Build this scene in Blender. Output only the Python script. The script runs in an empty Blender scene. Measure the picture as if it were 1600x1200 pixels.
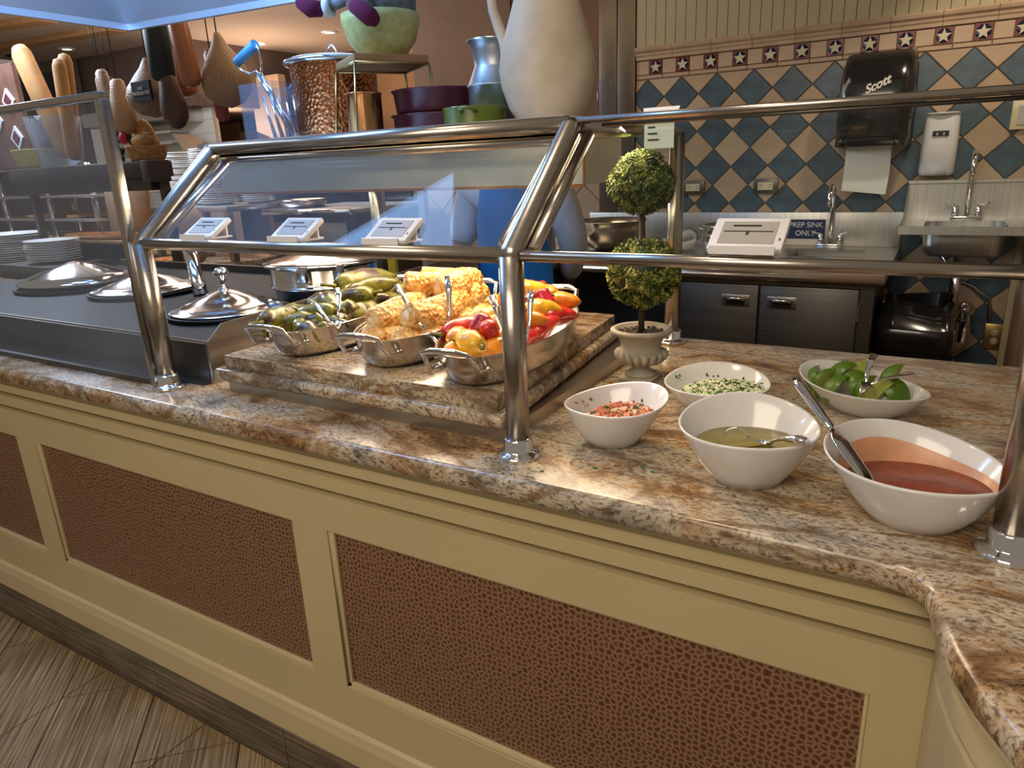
import bpy, bmesh, math, random
from mathutils import Vector, Matrix
import numpy as np
PI = math.pi
C = bpy.context.scene.collection
# ------------------------------------------------------------------ camera
FPX = 1101.7
yaw, pit, rol = math.radians(-31.275), math.radians(17.361), math.radians(2.4424)
fwd = Vector((math.sin(yaw)*math.cos(pit), math.cos(yaw)*math.cos(pit), -math.sin(pit)))
rgt = Vector((math.cos(yaw), -math.sin(yaw), 0)); dwn = fwd.cross(rgt)
cr = math.cos(rol)*rgt + math.sin(rol)*dwn; cd = -math.sin(rol)*rgt + math.cos(rol)*dwn
cam = bpy.data.cameras.new('camera'); co = bpy.data.objects.new('camera', cam); C.objects.link(co)
m = Matrix((cr, -cd, -fwd)).transposed().to_4x4(); m.translation = Vector((0, 0, 1.41642)); co.matrix_world = m
cam.sensor_fit = 'HORIZONTAL'; cam.sensor_width = 36; cam.lens = 36*FPX/1600; cam.clip_start = 0.02; cam.clip_end = 60
bpy.context.scene.camera = co
# ------------------------------------------------------------------ world, exposure, lamps
vs = bpy.context.scene.view_settings
vs.view_transform = 'Standard'; vs.look = 'None'; vs.exposure = 0.0; vs.gamma = 1; vs.use_curve_mapping = False
W = bpy.data.worlds.new('world'); bpy.context.scene.world = W; W.use_nodes = True
W.node_tree.nodes['Background'].inputs[0].default_value = (1.0, 0.84, 0.66, 1)
W.node_tree.nodes['Background'].inputs[1].default_value = 0.24
def area(name, loc, tgt, size, power, col, sy=None, spread=PI):
    l = bpy.data.lights.new(name, 'AREA'); l.energy = power; l.color = col; l.size = size; l.spread = spread
    if sy: l.shape = 'RECTANGLE'; l.size_y = sy
    o = bpy.data.objects.new(name, l); C.objects.link(o); o.location = loc
    o.rotation_euler = (Vector(tgt)-Vector(loc)).to_track_quat('-Z', 'Y').to_euler(); return o
def spot(name, loc, tgt, power, col, ang, r=.03, blend=.5):
    l = bpy.data.lights.new(name, 'SPOT'); l.energy = power; l.color = col; l.spot_size = math.radians(ang); l.spot_blend = blend; l.shadow_soft_size = r
    o = bpy.data.objects.new(name, l); C.objects.link(o); o.location = loc
    o.rotation_euler = (Vector(tgt)-Vector(loc)).to_track_quat('-Z', 'Y').to_euler(); return o
WARM = (1, .76, .50); COOL = (.28, .53, 1.0)
area('dining_ceiling_light', (-.6, -1.2, 2.7), (-.6, 1.0, .6), 1.6, 42, (1, .84, .64), 1.2)
area('heat_lamp_light', (-1.0, 1.38, 1.455), (-1.0, 1.22, 1.0), .95, 10, (1, .76, .50), .12)
area('canopy_daylight_lamp', (-1.75, .95, 2.22), (-2.0, 1.5, 1.0), .9, 17, COOL, .35)
pl_ = bpy.data.lights.new('canopy_fill', 'POINT'); pl_.energy = 4.5; pl_.color = COOL; pl_.shadow_soft_size = .06; po_ = bpy.data.objects.new('canopy_fill', pl_); C.objects.link(po_); po_.location = (-1.75, .85, 2.08)  # added point light, no fixture, makes the inner canopy steel shine
spot('sink_downlight', (.15, 3.1, 2.62), (.12, 3.85, 1.1), 34, (1, .84, .62), 75, .05)
spot('salsa_downlight', (-.75, .75, 2.6), (-.2, 1.15, .95), 24, (1, .80, .58), 50, .05)
area('kitchen_ceiling_light', (-2.2, 2.7, 2.68), (-2.2, 3.0, 0), 1.6, 9, WARM, .5)
area('bakery_ceiling_light', (-4.6, 3.6, 2.7), (-4.6, 3.4, 0), 2.4, 34, (1, .82, .66), 1.2)
area('bakery_case_light', (-5.0, 2.2, 2.6), (-4.6, 3.2, 1.0), 1.4, 85, (.70, .82, 1.0), .5)
area('ceiling_cove_light', (-6.5, 5.6, 1.9), (-6.2, 6.0, 2.75), 1.5, 26, (1, .74, .52), .8)
area('ceiling_fill', (-5.0, 3.3, 1.75), (-5.2, 3.8, 2.75), 1.8, 26, (1, .82, .66), .8)  # added fill without a fixture, brightens the far ceiling

# ------------------------------------------------------------------ materials
MATS = {}
def nodes(name):
    m = bpy.data.materials.new(name); m.use_nodes = True; nt = m.node_tree; b = nt.nodes['Principled BSDF']; MATS[name] = m
    return m, nt, b
def N(nt, t, **k):
    n = nt.nodes.new(t)
    for a, v in k.items():
        if a in n.inputs: n.inputs[a].default_value = v
        else: setattr(n, a, v)
    return n
def coords(nt, scale=(1, 1, 1), rot=(0, 0, 0), obj=True):
    tc = N(nt, 'ShaderNodeTexCoord'); mp = N(nt, 'ShaderNodeMapping'); mp.inputs['Scale'].default_value = scale; mp.inputs['Rotation'].default_value = rot
    nt.links.new(tc.outputs['Object'], mp.inputs[0]); return mp.outputs[0]
def ramp(nt, fac, stops, interp='LINEAR'):
    r = N(nt, 'ShaderNodeValToRGB'); cr_ = r.color_ramp; cr_.interpolation = interp
    while len(cr_.elements) < len(stops): cr_.elements.new(.5)
    for e, (p, c) in zip(cr_.elements, stops): e.position = p; e.color = (*c, 1) if len(c) == 3 else c
    nt.links.new(fac, r.inputs[0]); return r.outputs[0]
def mix(nt, f, a, b, mode='MIX'):
    n = N(nt, 'ShaderNodeMix', data_type='RGBA', blend_type=mode)
    for k, v in ((0, f), (6, a), (7, b)):
        if hasattr(v, 'is_linked') or isinstance(v, bpy.types.NodeSocket): nt.links.new(v, n.inputs[k])
        else: n.inputs[k].default_value = v if k == 0 else (*v, 1)
    return n.outputs[2]
def bump(nt, b, h, s=.3, d=.002):
    n = N(nt, 'ShaderNodeBump'); n.inputs['Strength'].default_value = s; n.inputs['Distance'].default_value = d
    nt.links.new(h, n.inputs['Height']); nt.links.new(n.outputs[0], b.inputs['Normal'])
def simple(name, col, rough=.5, metal=0., var=.10, nscale=12., bmp=0., coat=0., spec=.5, trans=0.):
    m, nt, b = nodes(name)
    no = N(nt, 'ShaderNodeTexNoise'); no.inputs['Scale'].default_value = nscale; no.inputs['Detail'].default_value = 5
    nt.links.new(coords(nt), no.inputs['Vector'])
    lo = tuple(max(0, c*(1-var)) for c in col); hi = tuple(min(1, c*(1+var)) for c in col)
    nt.links.new(ramp(nt, no.outputs[0], [(.3, lo), (.7, hi)]), b.inputs['Base Color'])
    b.inputs['Roughness'].default_value = rough; b.inputs['Metallic'].default_value = metal
    b.inputs['Coat Weight'].default_value = coat; b.inputs['Specular IOR Level'].default_value = spec
    if trans: b.inputs['Subsurface Weight'].default_value = trans; b.inputs['Subsurface Radius'].default_value = (.01, .006, .003)
    if bmp: bump(nt, b, no.outputs[0], bmp, .003)
    return m
def brushed(name, col=(.56, .54, .51), rough=.28, sc=(3, 3, 220), var=.12):
    m, nt, b = nodes(name)
    no = N(nt, 'ShaderNodeTexNoise'); no.inputs['Scale'].default_value = 1; no.inputs['Detail'].default_value = 3
    nt.links.new(coords(nt, sc), no.inputs['Vector'])
    nt.links.new(ramp(nt, no.outputs[0], [(.3, tuple(c*(1-var) for c in col)), (.7, tuple(min(1, c*(1+var)) for c in col))]), b.inputs['Base Color'])
    b.inputs['Metallic'].default_value = 1; b.inputs['Roughness'].default_value = rough
    bump(nt, b, no.outputs[0], .06, .001); return m
def granite(name, dark=1.0):
    m, nt, b = nodes(name); v = coords(nt, (.75, 1.55, 1.1), (0, 0, .42))
    w = N(nt, 'ShaderNodeTexNoise'); w.inputs['Scale'].default_value = 7; w.inputs['Detail'].default_value = 6; nt.links.new(v, w.inputs['Vector'])
    sc = N(nt, 'ShaderNodeVectorMath', operation='SCALE'); sc.inputs['Scale'].default_value = .12; nt.links.new(w.outputs['Color'], sc.inputs[0])
    ad = N(nt, 'ShaderNodeVectorMath', operation='ADD'); nt.links.new(v, ad.inputs[0]); nt.links.new(sc.outputs[0], ad.inputs[1]); dv = ad.outputs[0]
    n1 = N(nt, 'ShaderNodeTexNoise'); n1.inputs['Scale'].default_value = 5.5; n1.inputs['Detail'].default_value = 9; n1.inputs['Roughness'].default_value = .68; n1.inputs['Distortion'].default_value = .5; nt.links.new(dv, n1.inputs['Vector'])
    base = ramp(nt, n1.outputs[0], [(.29, (.07, .045, .025)), (.37, (.24, .14, .065)), (.43, (.50, .30, .14)), (.48, (.64, .50, .34)), (.54, (.68, .58, .45)), (.60, (.42, .37, .30)), (.67, (.22, .19, .15)), (.74, (.46, .28, .13))])
    n2 = N(nt, 'ShaderNodeTexNoise'); n2.inputs['Scale'].default_value = 130; n2.inputs['Detail'].default_value = 5; n2.inputs['Roughness'].default_value = .7; nt.links.new(dv, n2.inputs['Vector'])
    sp = ramp(nt, n2.outputs[0], [(.36, (.06, .045, .035)), (.44, (.50, .42, .36)), (.52, (1, 1, 1)), (.68, (1.0, .95, .86))])
    c1 = mix(nt, .85, base, sp, 'MULTIPLY')
    vo = N(nt, 'ShaderNodeTexVoronoi', feature='DISTANCE_TO_EDGE'); vo.inputs['Scale'].default_value = 60; nt.links.new(dv, vo.inputs['Vector'])
    n3 = N(nt, 'ShaderNodeTexNoise'); n3.inputs['Scale'].default_value = 6; n3.inputs['Detail'].default_value = 4; nt.links.new(v, n3.inputs['Vector'])
    ck = ramp(nt, vo.outputs['Distance'], [(0, (.6, .6, .6)), (.05, (0, 0, 0))]); am = ramp(nt, n3.outputs[0], [(.42, (0, 0, 0)), (.62, (1, 1, 1))])
    f = mix(nt, 1.0, ck, am, 'MULTIPLY'); fv = N(nt, 'ShaderNodeRGBToBW'); nt.links.new(f, fv.inputs[0])
    c2 = mix(nt, fv.outputs[0], c1, (.16, .09, .055))
    n4 = N(nt, 'ShaderNodeTexNoise'); n4.inputs['Scale'].default_value = 3; n4.inputs['Detail'].default_value = 8; n4.inputs['Distortion'].default_value = 1.5; nt.links.new(v, n4.inputs['Vector'])
    vein = ramp(nt, n4.outputs[0], [(.46, (0, 0, 0)), (.5, (1, 1, 1)), (.54, (0, 0, 0))]); vb = N(nt, 'ShaderNodeRGBToBW'); nt.links.new(vein, vb.inputs[0])
    mm = N(nt, 'ShaderNodeMath', operation='MULTIPLY'); nt.links.new(vb.outputs[0], mm.inputs[0]); mm.inputs[1].default_value = .75
    c3 = mix(nt, mm.outputs[0], c2, (.17, .085, .035))
    c4 = mix(nt, 1.0, c3, (dark*.98, dark, dark*1.0), 'MULTIPLY')
    nt.links.new(c4, b.inputs['Base Color']); b.inputs['Roughness'].default_value = .20; b.inputs['Specular IOR Level'].default_value = .45
    return m
granite('granite', .82); granite('granite_riser', .86)
simple('cream_paint', (.53, .435, .245), .42, var=.035, nscale=4)
simple('cream_moulding', (.57, .47, .275), .40, var=.04, nscale=6)
brushed('steel_dark', (.16, .15, .135), .38, (2, 2, 90)); brushed('steel', (.58, .55, .51), .26, (180, 3, 3)); brushed('steel_tube', (.44, .40, .35), .27, (6, 6, 160), .08)
brushed('steel_sheet', (.50, .47, .43), .30, (2, 2, 150)); brushed('steel_satin', (.62, .60, .58), .38, (120, 4, 4))
simple('chrome', (.82, .82, .83), .06, 1, .02); simple('pan_steel', (.62, .57, .52), .20, 1, .06, 30, .05)
simple('polished_lid', (.74, .75, .77), .12, 1, .04, 20, .04)
simple('black_metal', (.012, .012, .013), .55, 0, .2, spec=.25); simple('black_plastic', (.012, .012, .013), .16, 0, .2, coat=.5); simple('bin_black', (.015, .015, .017), .45)
simple('hood_steel', (.62, .66, .72), .36, .55, .04, 3)
simple('ceramic', (.70, .69, .69), .16, 0, .02, coat=.4); simple('ceramic_far', (.78, .76, .73), .25, 0, .03)
simple('white_plastic', (.80, .79, .82), .35, 0, .02); simple('ivory_plastic', (.70, .62, .42), .4, 0, .03)
simple('tag_screen', (.42, .40, .37), .4, 0, .03); simple('ink', (.03, .03, .03), .6); simple('print_white', (.82, .82, .78), .5, 0, .02); simple('sign_blue', (.012, .03, .10), .4)
simple('paper', (.80, .80, .74), .8, 0, .02); simple('paper_grey', (.50, .50, .49), .8, 0, .04); simple('cloth', (.72, .70, .62), .9, 0, .05, 30, .3); simple('stripe_green', (.10, .22, .12), .9)
simple('apron_blue', (.015, .22, .55), .7, 0, .10, 6, .15); simple('jacket', (.66, .67, .72), .85, 0, .06, 6, .2); simple('skin', (.18, .095, .06), .55, 0, .08, trans=.1)
simple('glove', (.008, .010, .020), .4, 0, .3); simple('hair', (.015, .012, .01), .6); simple('trousers', (.02, .02, .025), .8)
simple('brown_wall', (.15, .075, .032), .75, 0, .10, 5, .08); simple('orange_wall', (.42, .22, .10), .8, 0, .08, 3); simple('ceiling_paint', (.50, .39, .32), .9, 0, .03, 3); simple('soffit_brown', (.13, .085, .07), .8)
simple('grout', (.15, .11, .07), .9, 0, .12, 40); simple('tile_beige', (.46, .33, .22), .42, 0, .13, 7, .12); simple('tile_beige_light', (.50, .38, .26), .42, 0, .10, 7, .12); simple('tile_blue', (.060, .100, .135), .34, 0, .30, 14, .12)
simple('tile_red', (.15, .014, .012), .35); simple('tile_navy', (.015, .02, .055), .35); simple('star_cream', (.60, .53, .36), .45)
simple('beadboard', (.40, .335, .20), .55, 0, .05, 6); simple('cap_moulding', (.46, .33, .22), .4, 0, .12, 9, .1); simple('tan_tile', (.40, .28, .185), .5, 0, .10, 6, .1)
simple('white_tile', (.62, .62, .58), .3, 0, .04); simple('dark_wood', (.055, .035, .025), .5, 0, .3, 20); simple('pillar_steel', (.12, .095, .07), .38, .8, .12, 3)
simple('wood_light', (.40, .22, .09), .55, 0, .15, 20); simple('brass', (.60, .42, .16), .3, 1, .08); simple('board_tan', (.48, .31, .18), .6, 0, .12, 6)
simple('galvanised', (.40, .43, .45), .42, .85, .22, 25, .1); simple('pitcher', (.55, .47, .36), .6, 0, .20, 9, .15); simple('maroon', (.10, .022, .035), .3, 0, .06); simple('olive_glaze', (.12, .17, .02), .18, 0, .15, coat=.4)
simple('celadon', (.60, .57, .20), .45, 0, .16, 60, .2); simple('mitten', (.14, .008, .045), .95, 0, .2, 60, .3); simple('fur_white', (.72, .68, .64), .95, 0, .1, 60, .5); simple('plush_grey', (.20, .19, .19), .95, 0, .3, 60, .5)
simple('blue_plastic', (.10, .36, .60), .35, 0, .06); simple('yellow_plastic', (.72, .42, .02), .45); simple('red_plastic', (.5, .02, .03), .4)
simple('urn_stone', (.46, .42, .34), .75, 0, .22, 22, .35); simple('soil', (.10, .075, .06), .95, 0, .4, 60, .6); simple('stem_bark', (.06, .045, .02), .8)
simple('bread', (.40, .20, .06), .7, 0, .25, 8, .3); simple('ham', (.40, .22, .10), .5, 0, .30, 9, .3); simple('ham_dark', (.10, .045, .03), .5, 0, .35, 9, .2); simple('sausage', (.42, .15, .06), .4, 0, .12, 9); simple('net_black', (.008, .015, .018), .6, 0, .3); simple('salami_red', (.30, .06, .05), .5, 0, .45, 40, .2)
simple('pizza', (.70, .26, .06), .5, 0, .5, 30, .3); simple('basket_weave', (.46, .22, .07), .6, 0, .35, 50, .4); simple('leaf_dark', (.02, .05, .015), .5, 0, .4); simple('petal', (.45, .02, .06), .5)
simple('lime_rind', (.09, .19, .012), .32, 0, .25, 10, .1); simple('lime_flesh', (.42, .46, .10), .35, 0, .25, 40); simple('cilantro', (.03, .14, .015), .5, 0, .4); simple('onion', (.74, .74, .52), .3, 0, .08, trans=.2)
simple('tomato', (.56, .17, .10), .3, 0, .30, 50, trans=.2); simple('tomato_pale', (.76, .38, .22), .3, 0, .20, 50)
simple('green_salsa', (.22, .17, .02), .28, 0, .30, 30, .1, coat=.4); simple('red_salsa', (.24, .042, .018), .34, 0, .30, 40, .15, coat=.4); simple('salsa_smear', (.60, .30, .17), .35, 0, .22, 22)
simple('rail_dark', (.25, .20, .15), .3, .7)
def foliage_mat(name, cols):
    m, nt, b = nodes(name); no = N(nt, 'ShaderNodeTexNoise'); no.inputs['Scale'].default_value = 55; no.inputs['Detail'].default_value = 4
    nt.links.new(coords(nt), no.inputs['Vector']); nt.links.new(ramp(nt, no.outputs[0], [(.36, cols[0]), (.5, cols[1]), (.62, cols[2])]), b.inputs['Base Color']); b.inputs['Roughness'].default_value = .65
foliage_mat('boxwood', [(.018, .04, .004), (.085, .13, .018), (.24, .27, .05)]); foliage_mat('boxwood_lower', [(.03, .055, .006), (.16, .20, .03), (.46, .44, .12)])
def leather():
    m, nt, b = nodes('embossed_leather'); v0 = coords(nt); sx = N(nt, 'ShaderNodeSeparateXYZ'); nt.links.new(v0, sx.inputs[0]); cx_ = N(nt, 'ShaderNodeCombineXYZ'); nt.links.new(sx.outputs[0], cx_.inputs[0]); nt.links.new(sx.outputs[2], cx_.inputs[1]); v = cx_.outputs[0]
    vo = N(nt, 'ShaderNodeTexVoronoi', feature='DISTANCE_TO_EDGE', voronoi_dimensions='2D'); vo.inputs['Scale'].default_value = 96; vo.inputs['Randomness'].default_value = .78; nt.links.new(v, vo.inputs['Vector'])
    nt.links.new(ramp(nt, vo.outputs['Distance'], [(.04, (.29, .17, .10)), (.16, (.19, .092, .048)), (.34, (.098, .038, .017))]), b.inputs['Base Color'])
    b.inputs['Roughness'].default_value = .42; r = ramp(nt, vo.outputs['Distance'], [(.02, (1, 1, 1)), (.35, (0, 0, 0))]); bump(nt, b, r, .35, .0015)
leather()
def woodtile(name, rot, col=(.30, .235, .155)):
    m, nt, b = nodes(name); v = coords(nt, (1, 1, 1), (0, 0, 0)); mp = N(nt, 'ShaderNodeMapping'); mp.inputs['Rotation'].default_value = rot; nt.links.new(v, mp.inputs[0])
    mp2 = N(nt, 'ShaderNodeMapping'); mp2.inputs['Scale'].default_value = (4, 190, 190); nt.links.new(mp.outputs[0], mp2.inputs[0])
    no = N(nt, 'ShaderNodeTexNoise'); no.inputs['Scale'].default_value = 1; no.inputs['Detail'].default_value = 6; nt.links.new(mp2.outputs[0], no.inputs['Vector'])
    n2 = N(nt, 'ShaderNodeTexNoise'); n2.inputs['Scale'].default_value = 5; nt.links.new(v, n2.inputs['Vector'])
    c = ramp(nt, no.outputs[0], [(.32, tuple(x*.42 for x in col)), (.5, col), (.68, tuple(min(1, x*1.75) for x in col))]); d = ramp(nt, n2.outputs[0], [(.35, (.72, .70, .66)), (.65, (1, 1, 1))])
    nt.links.new(mix(nt, 1.0, c, d, 'MULTIPLY'), b.inputs['Base Color']); b.inputs['Roughness'].default_value = .45; bump(nt, b, no.outputs[0], .12, .001)
woodtile('floor_tile_wood', (0, 0, math.radians(45)), (.34, .245, .14)); woodtile('plinth_tile_wood', (0, 0, 0), (.17, .135, .10))
def hammered():
    m, nt, b = nodes('hammered_copper'); v = coords(nt, (1, 1, 1))
    vo = N(nt, 'ShaderNodeTexVoronoi'); vo.inputs['Scale'].default_value = 105; nt.links.new(v, vo.inputs['Vector']); b.inputs['Base Color'].default_value = (.55, .22, .09, 1)
    b.inputs['Metallic'].default_value = 1; b.inputs['Roughness'].default_value = .20; bump(nt, b, vo.outputs['Distance'], .7, .004)
hammered(); simple('copper', (.68, .33, .13), .14, 1, .05)
def net(name, c1, c2):
    m, nt, b = nodes(name); v = coords(nt); w = N(nt, 'ShaderNodeTexVoronoi', feature='DISTANCE_TO_EDGE'); w.inputs['Scale'].default_value = 85; w.inputs['Randomness'].default_value = .25; nt.links.new(v, w.inputs['Vector'])
    nt.links.new(ramp(nt, w.outputs['Distance'], [(.04, c2), (.10, c1)]), b.inputs['Base Color']); b.inputs['Roughness'].default_value = .5; bump(nt, b, w.outputs['Distance'], .5, .006)
net('ham_net', (.24, .13, .08), (.34, .24, .16)); net('ham_net_pale', (.40, .23, .12), (.50, .34, .20))
def pepper_mat(name, base, char=.30, pale=None):
    m, nt, b = nodes(name); v = coords(nt); oi = N(nt, 'ShaderNodeObjectInfo'); ad = N(nt, 'ShaderNodeVectorMath', operation='ADD')
    nt.links.new(v, ad.inputs[0]); nt.links.new(oi.outputs['Location'], ad.inputs[1])
    no = N(nt, 'ShaderNodeTexNoise'); no.inputs['Scale'].default_value = 34; no.inputs['Detail'].default_value = 7; no.inputs['Roughness'].default_value = .65; nt.links.new(ad.outputs[0], no.inputs['Vector'])
    n2 = N(nt, 'ShaderNodeTexNoise'); n2.inputs['Scale'].default_value = 60; nt.links.new(ad.outputs[0], n2.inputs['Vector'])
    c = ramp(nt, n2.outputs[0], [(.3, tuple(x*.6 for x in base)), (.6, base), (.75, pale or tuple(min(1, x*1.4) for x in base))])
    k = ramp(nt, no.outputs[0], [(char, (1, 1, 1)), (char+.06, (0, 0, 0))]); bw = N(nt, 'ShaderNodeRGBToBW'); nt.links.new(k, bw.inputs[0])
    nt.links.new(mix(nt, bw.outputs[0], c, (.035, .014, .008)), b.inputs['Base Color']); b.inputs['Roughness'].default_value = .33; b.inputs['Coat Weight'].default_value = .18; bump(nt, b, no.outputs[0], .35, .003)
pepper_mat('pepper_green', (.15, .145, .010), .44, (.22, .20, .03)); pepper_mat('pepper_orange', (.80, .26, .012), .30); pepper_mat('pepper_red', (.58, .022, .018), .30); pepper_mat('pepper_magenta', (.42, .008, .035), .28); pepper_mat('pepper_yellow', (.80, .42, .02), .30); pepper_mat('pepper_stem', (.22, .20, .04), .2)
def corn():
    m, nt, b = nodes('corn_kernels'); v = coords(nt); vo = N(nt, 'ShaderNodeTexVoronoi'); vo.inputs['Scale'].default_value = 120; nt.links.new(v, vo.inputs['Vector'])
    no = N(nt, 'ShaderNodeTexNoise'); no.inputs['Scale'].default_value = 45; no.inputs['Detail'].default_value = 6; nt.links.new(v, no.inputs['Vector'])
    c = ramp(nt, no.outputs[0], [(.32, (.56, .22, .04)), (.45, (.78, .44, .12)), (.58, (.84, .62, .28)), (.72, (.82, .68, .42))]); nt.links.new(c, b.inputs['Base Color']); b.inputs['Roughness'].default_value = .4
    bump(nt, b, vo.outputs['Distance'], 1.0, .007); simple('corn_core', (.80, .62, .38), .6, 0, .2, 60)
corn()
def glass(name, tint, haze=.0, hcol=(.5, .55, .6), gl=.35):
    m, nt, b = nodes(name); nt.nodes.remove(b); out = nt.nodes['Material Output']
    t = N(nt, 'ShaderNodeBsdfTransparent'); t.inputs[0].default_value = (*tint, 1); g = N(nt, 'ShaderNodeBsdfGlossy'); g.inputs['Roughness'].default_value = .02
    lw = N(nt, 'ShaderNodeLayerWeight'); lw.inputs[0].default_value = .5; pw = N(nt, 'ShaderNodeMath', operation='POWER'); nt.links.new(lw.outputs['Facing'], pw.inputs[0]); pw.inputs[1].default_value = 4; fr = N(nt, 'ShaderNodeMath', operation='MULTIPLY_ADD'); nt.links.new(pw.outputs[0], fr.inputs[0]); fr.inputs[1].default_value = .20; fr.inputs[2].default_value = .012; mxx = N(nt, 'ShaderNodeMixShader'); nt.links.new(fr.outputs[0], mxx.inputs[0]); nt.links.new(t.outputs[0], mxx.inputs[1]); nt.links.new(g.outputs[0], mxx.inputs[2])
    last = mxx.outputs[0]
    if haze:
        d = N(nt, 'ShaderNodeBsdfDiffuse'); d.inputs[0].default_value = (*hcol, 1); n = N(nt, 'ShaderNodeTexNoise'); n.inputs['Scale'].default_value = 4; nt.links.new(coords(nt), n.inputs['Vector'])
        mr = N(nt, 'ShaderNodeMapRange'); mr.inputs[3].default_value = haze*.4; mr.inputs[4].default_value = haze*1.6; nt.links.new(n.outputs[0], mr.inputs[0])
        m2 = N(nt, 'ShaderNodeMixShader'); nt.links.new(mr.outputs[0], m2.inputs[0]); nt.links.new(last, m2.inputs[1]); nt.links.new(d.outputs[0], m2.inputs[2]); last = m2.outputs[0]
    nt.links.new(last, out.inputs[0])
glass('clear_glass', (.93, .96, .95)); glass('hazy_glass', (.90, .92, .94), .08, (.50, .58, .70)); glass('sneeze_glass', (.92, .94, .96), .035, (.5, .6, .75)); glass('acrylic', (.86, .88, .92), .08, (.7, .75, .85)); glass('tinted_glass', (.25, .27, .22), .1, (.06, .07, .05))
def emit(name, col, s):
    m, nt, b = nodes(name); b.inputs['Emission Color'].default_value = (*col, 1); b.inputs['Emission Strength'].default_value = s
emit('lamp_glow', (1, .85, .62), 4)
# ------------------------------------------------------------------ geometry helpers
class MB:
    def __init__(s): s.v = []; s.f = []; s.mi = []; s.sm = []; s.cur = 0; s.smooth = False
    def add(s, vs_, fs_, smooth=None):
        n = len(s.v); s.v += [tuple(v) for v in vs_]
        for f in fs_: s.f.append(tuple(i+n for i in f)); s.mi.append(s.cur); s.sm.append(s.smooth if smooth is None else smooth)
        return s
    def box(s, x0, x1, y0, y1, z0, z1):
        return s.add([(x0, y0, z0), (x1, y0, z0), (x1, y1, z0), (x0, y1, z0), (x0, y0, z1), (x1, y0, z1), (x1, y1, z1), (x0, y1, z1)],
                     [(0, 3, 2, 1), (4, 5, 6, 7), (0, 1, 5, 4), (1, 2, 6, 5), (2, 3, 7, 6), (3, 0, 4, 7)], False)
    def prism(s, poly, z0, z1):
        n = len(poly); return s.add([(x, y, z0) for x, y in poly]+[(x, y, z1) for x, y in poly], [tuple(range(n))[::-1], tuple(range(n, 2*n))]+[(i, (i+1) % n, n+(i+1) % n, n+i) for i in range(n)], False)
    def wallprism(s, poly, y0, y1):   # polygon in x,z extruded along y (y0 = front)
        n = len(poly); return s.add([(x, y0, z) for x, z in poly]+[(x, y1, z) for x, z in poly], [tuple(range(n)), tuple(range(n, 2*n))[::-1]]+[((i+1) % n, i, n+i, n+(i+1) % n) for i in range(n)], False)
    def rings(s, rings, close=(True, True), smooth=True):
        n = len(rings[0]); vs_ = [p for r in rings for p in r]; fs_ = []
        for k in range(len(rings)-1):
            for i in range(n): a = k*n+i; b = k*n+(i+1) % n; fs_.append((a, b, b+n, a+n))
        s.add(vs_, fs_, smooth); base = len(s.v)-len(vs_)
        if close[0]: s.f.append(tuple(base+i for i in range(n))[::-1]); s.mi.append(s.cur); s.sm.append(False)
        if close[1]: s.f.append(tuple(base+len(vs_)-n+i for i in range(n))); s.mi.append(s.cur); s.sm.append(False)
        return s
    def lathe(s, prof, c=(0, 0, 0), n=32, sx=1, sy=1, rot=0, close=(True, True), tilt=None):
        R = []
        for r, z in prof:
            ring = []
            for i in range(n):
                a = 2*PI*i/n; x, y = r*sx*math.cos(a), r*sy*math.sin(a); X = x*math.cos(rot)-y*math.sin(rot); Y = x*math.sin(rot)+y*math.cos(rot)
                p = Vector((X, Y, z))
                if tilt: p = tilt @ p
                ring.append((c[0]+p.x, c[1]+p.y, c[2]+p.z))
            R.append(ring)
        return s.rings(R, close)
    def tube(s, pts, r, n=10, close=True, flat=1.0):
        pts = [Vector(p) for p in pts]; rr = r if isinstance(r, (list, tuple)) else [r]*len(pts); R = []; up = None
        for i, p in enumerate(pts):
            t = (pts[min(i+1, len(pts)-1)]-pts[max(i-1, 0)]).normalized()
            if up is None: up = Vector((0, 0, 1)) if abs(t.z) < .9 else Vector((1, 0, 0))
            a = t.cross(up).normalized(); b = a.cross(t).normalized(); up = b
            R.append([tuple(p+a*rr[i]*math.cos(2*PI*k/n)+b*rr[i]*flat*math.sin(2*PI*k/n)) for k in range(n)])
        return s.rings(R, (close, close))
    def sphere(s, c, r, n=16, m_=10, sc=(1, 1, 1), M=None):
        R = []
        for j in range(1, m_):
            a = PI*j/m_; ring = []
            for i in range(n):
                b = 2*PI*i/n; p = Vector((r*sc[0]*math.sin(a)*math.cos(b), r*sc[1]*math.sin(a)*math.sin(b), -r*sc[2]*math.cos(a)))
                if M: p = M @ p
                ring.append((c[0]+p.x, c[1]+p.y, c[2]+p.z))
            R.append(ring)
        return s.rings(R)
    def build(s, name, mats, parent=None, loc=(0, 0, 0), bevel=0, seg=2, subs=0):
        # vertices are given in world space; origin moved to loc
        ob = loc if parent is None else tuple(WL(parent))
        o0 = Vector(ob); me = bpy.data.meshes.new(name); me.from_pydata([tuple(Vector(v)-o0) for v in s.v], [], s.f)
        mats = mats if isinstance(mats, (list, tuple)) else [mats]
        for mm in mats: me.materials.append(MATS[mm])
        me.polygons.foreach_set('material_index', s.mi); me.polygons.foreach_set('use_smooth', s.sm); me.update()
        if bevel:
            bm = bmesh.new(); bm.from_mesh(me); bmesh.ops.remove_doubles(bm, verts=bm.verts, dist=1e-6)
            ed = [e for e in bm.edges if len(e.link_faces) == 2 and e.calc_face_angle(0) > .6]
            bmesh.ops.bevel(bm, geom=ed, offset=bevel, segments=seg, affect='EDGES', profile=.5, clamp_overlap=True); bm.to_mesh(me); bm.free()
            for p in me.polygons: p.use_smooth = True
            try: me.set_sharp_from_angle(angle=.7)
            except Exception: pass
        o = bpy.data.objects.new(name, me); C.objects.link(o)
        if parent is not None: o.parent = parent
        else: o.location = ob
        return o
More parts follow.
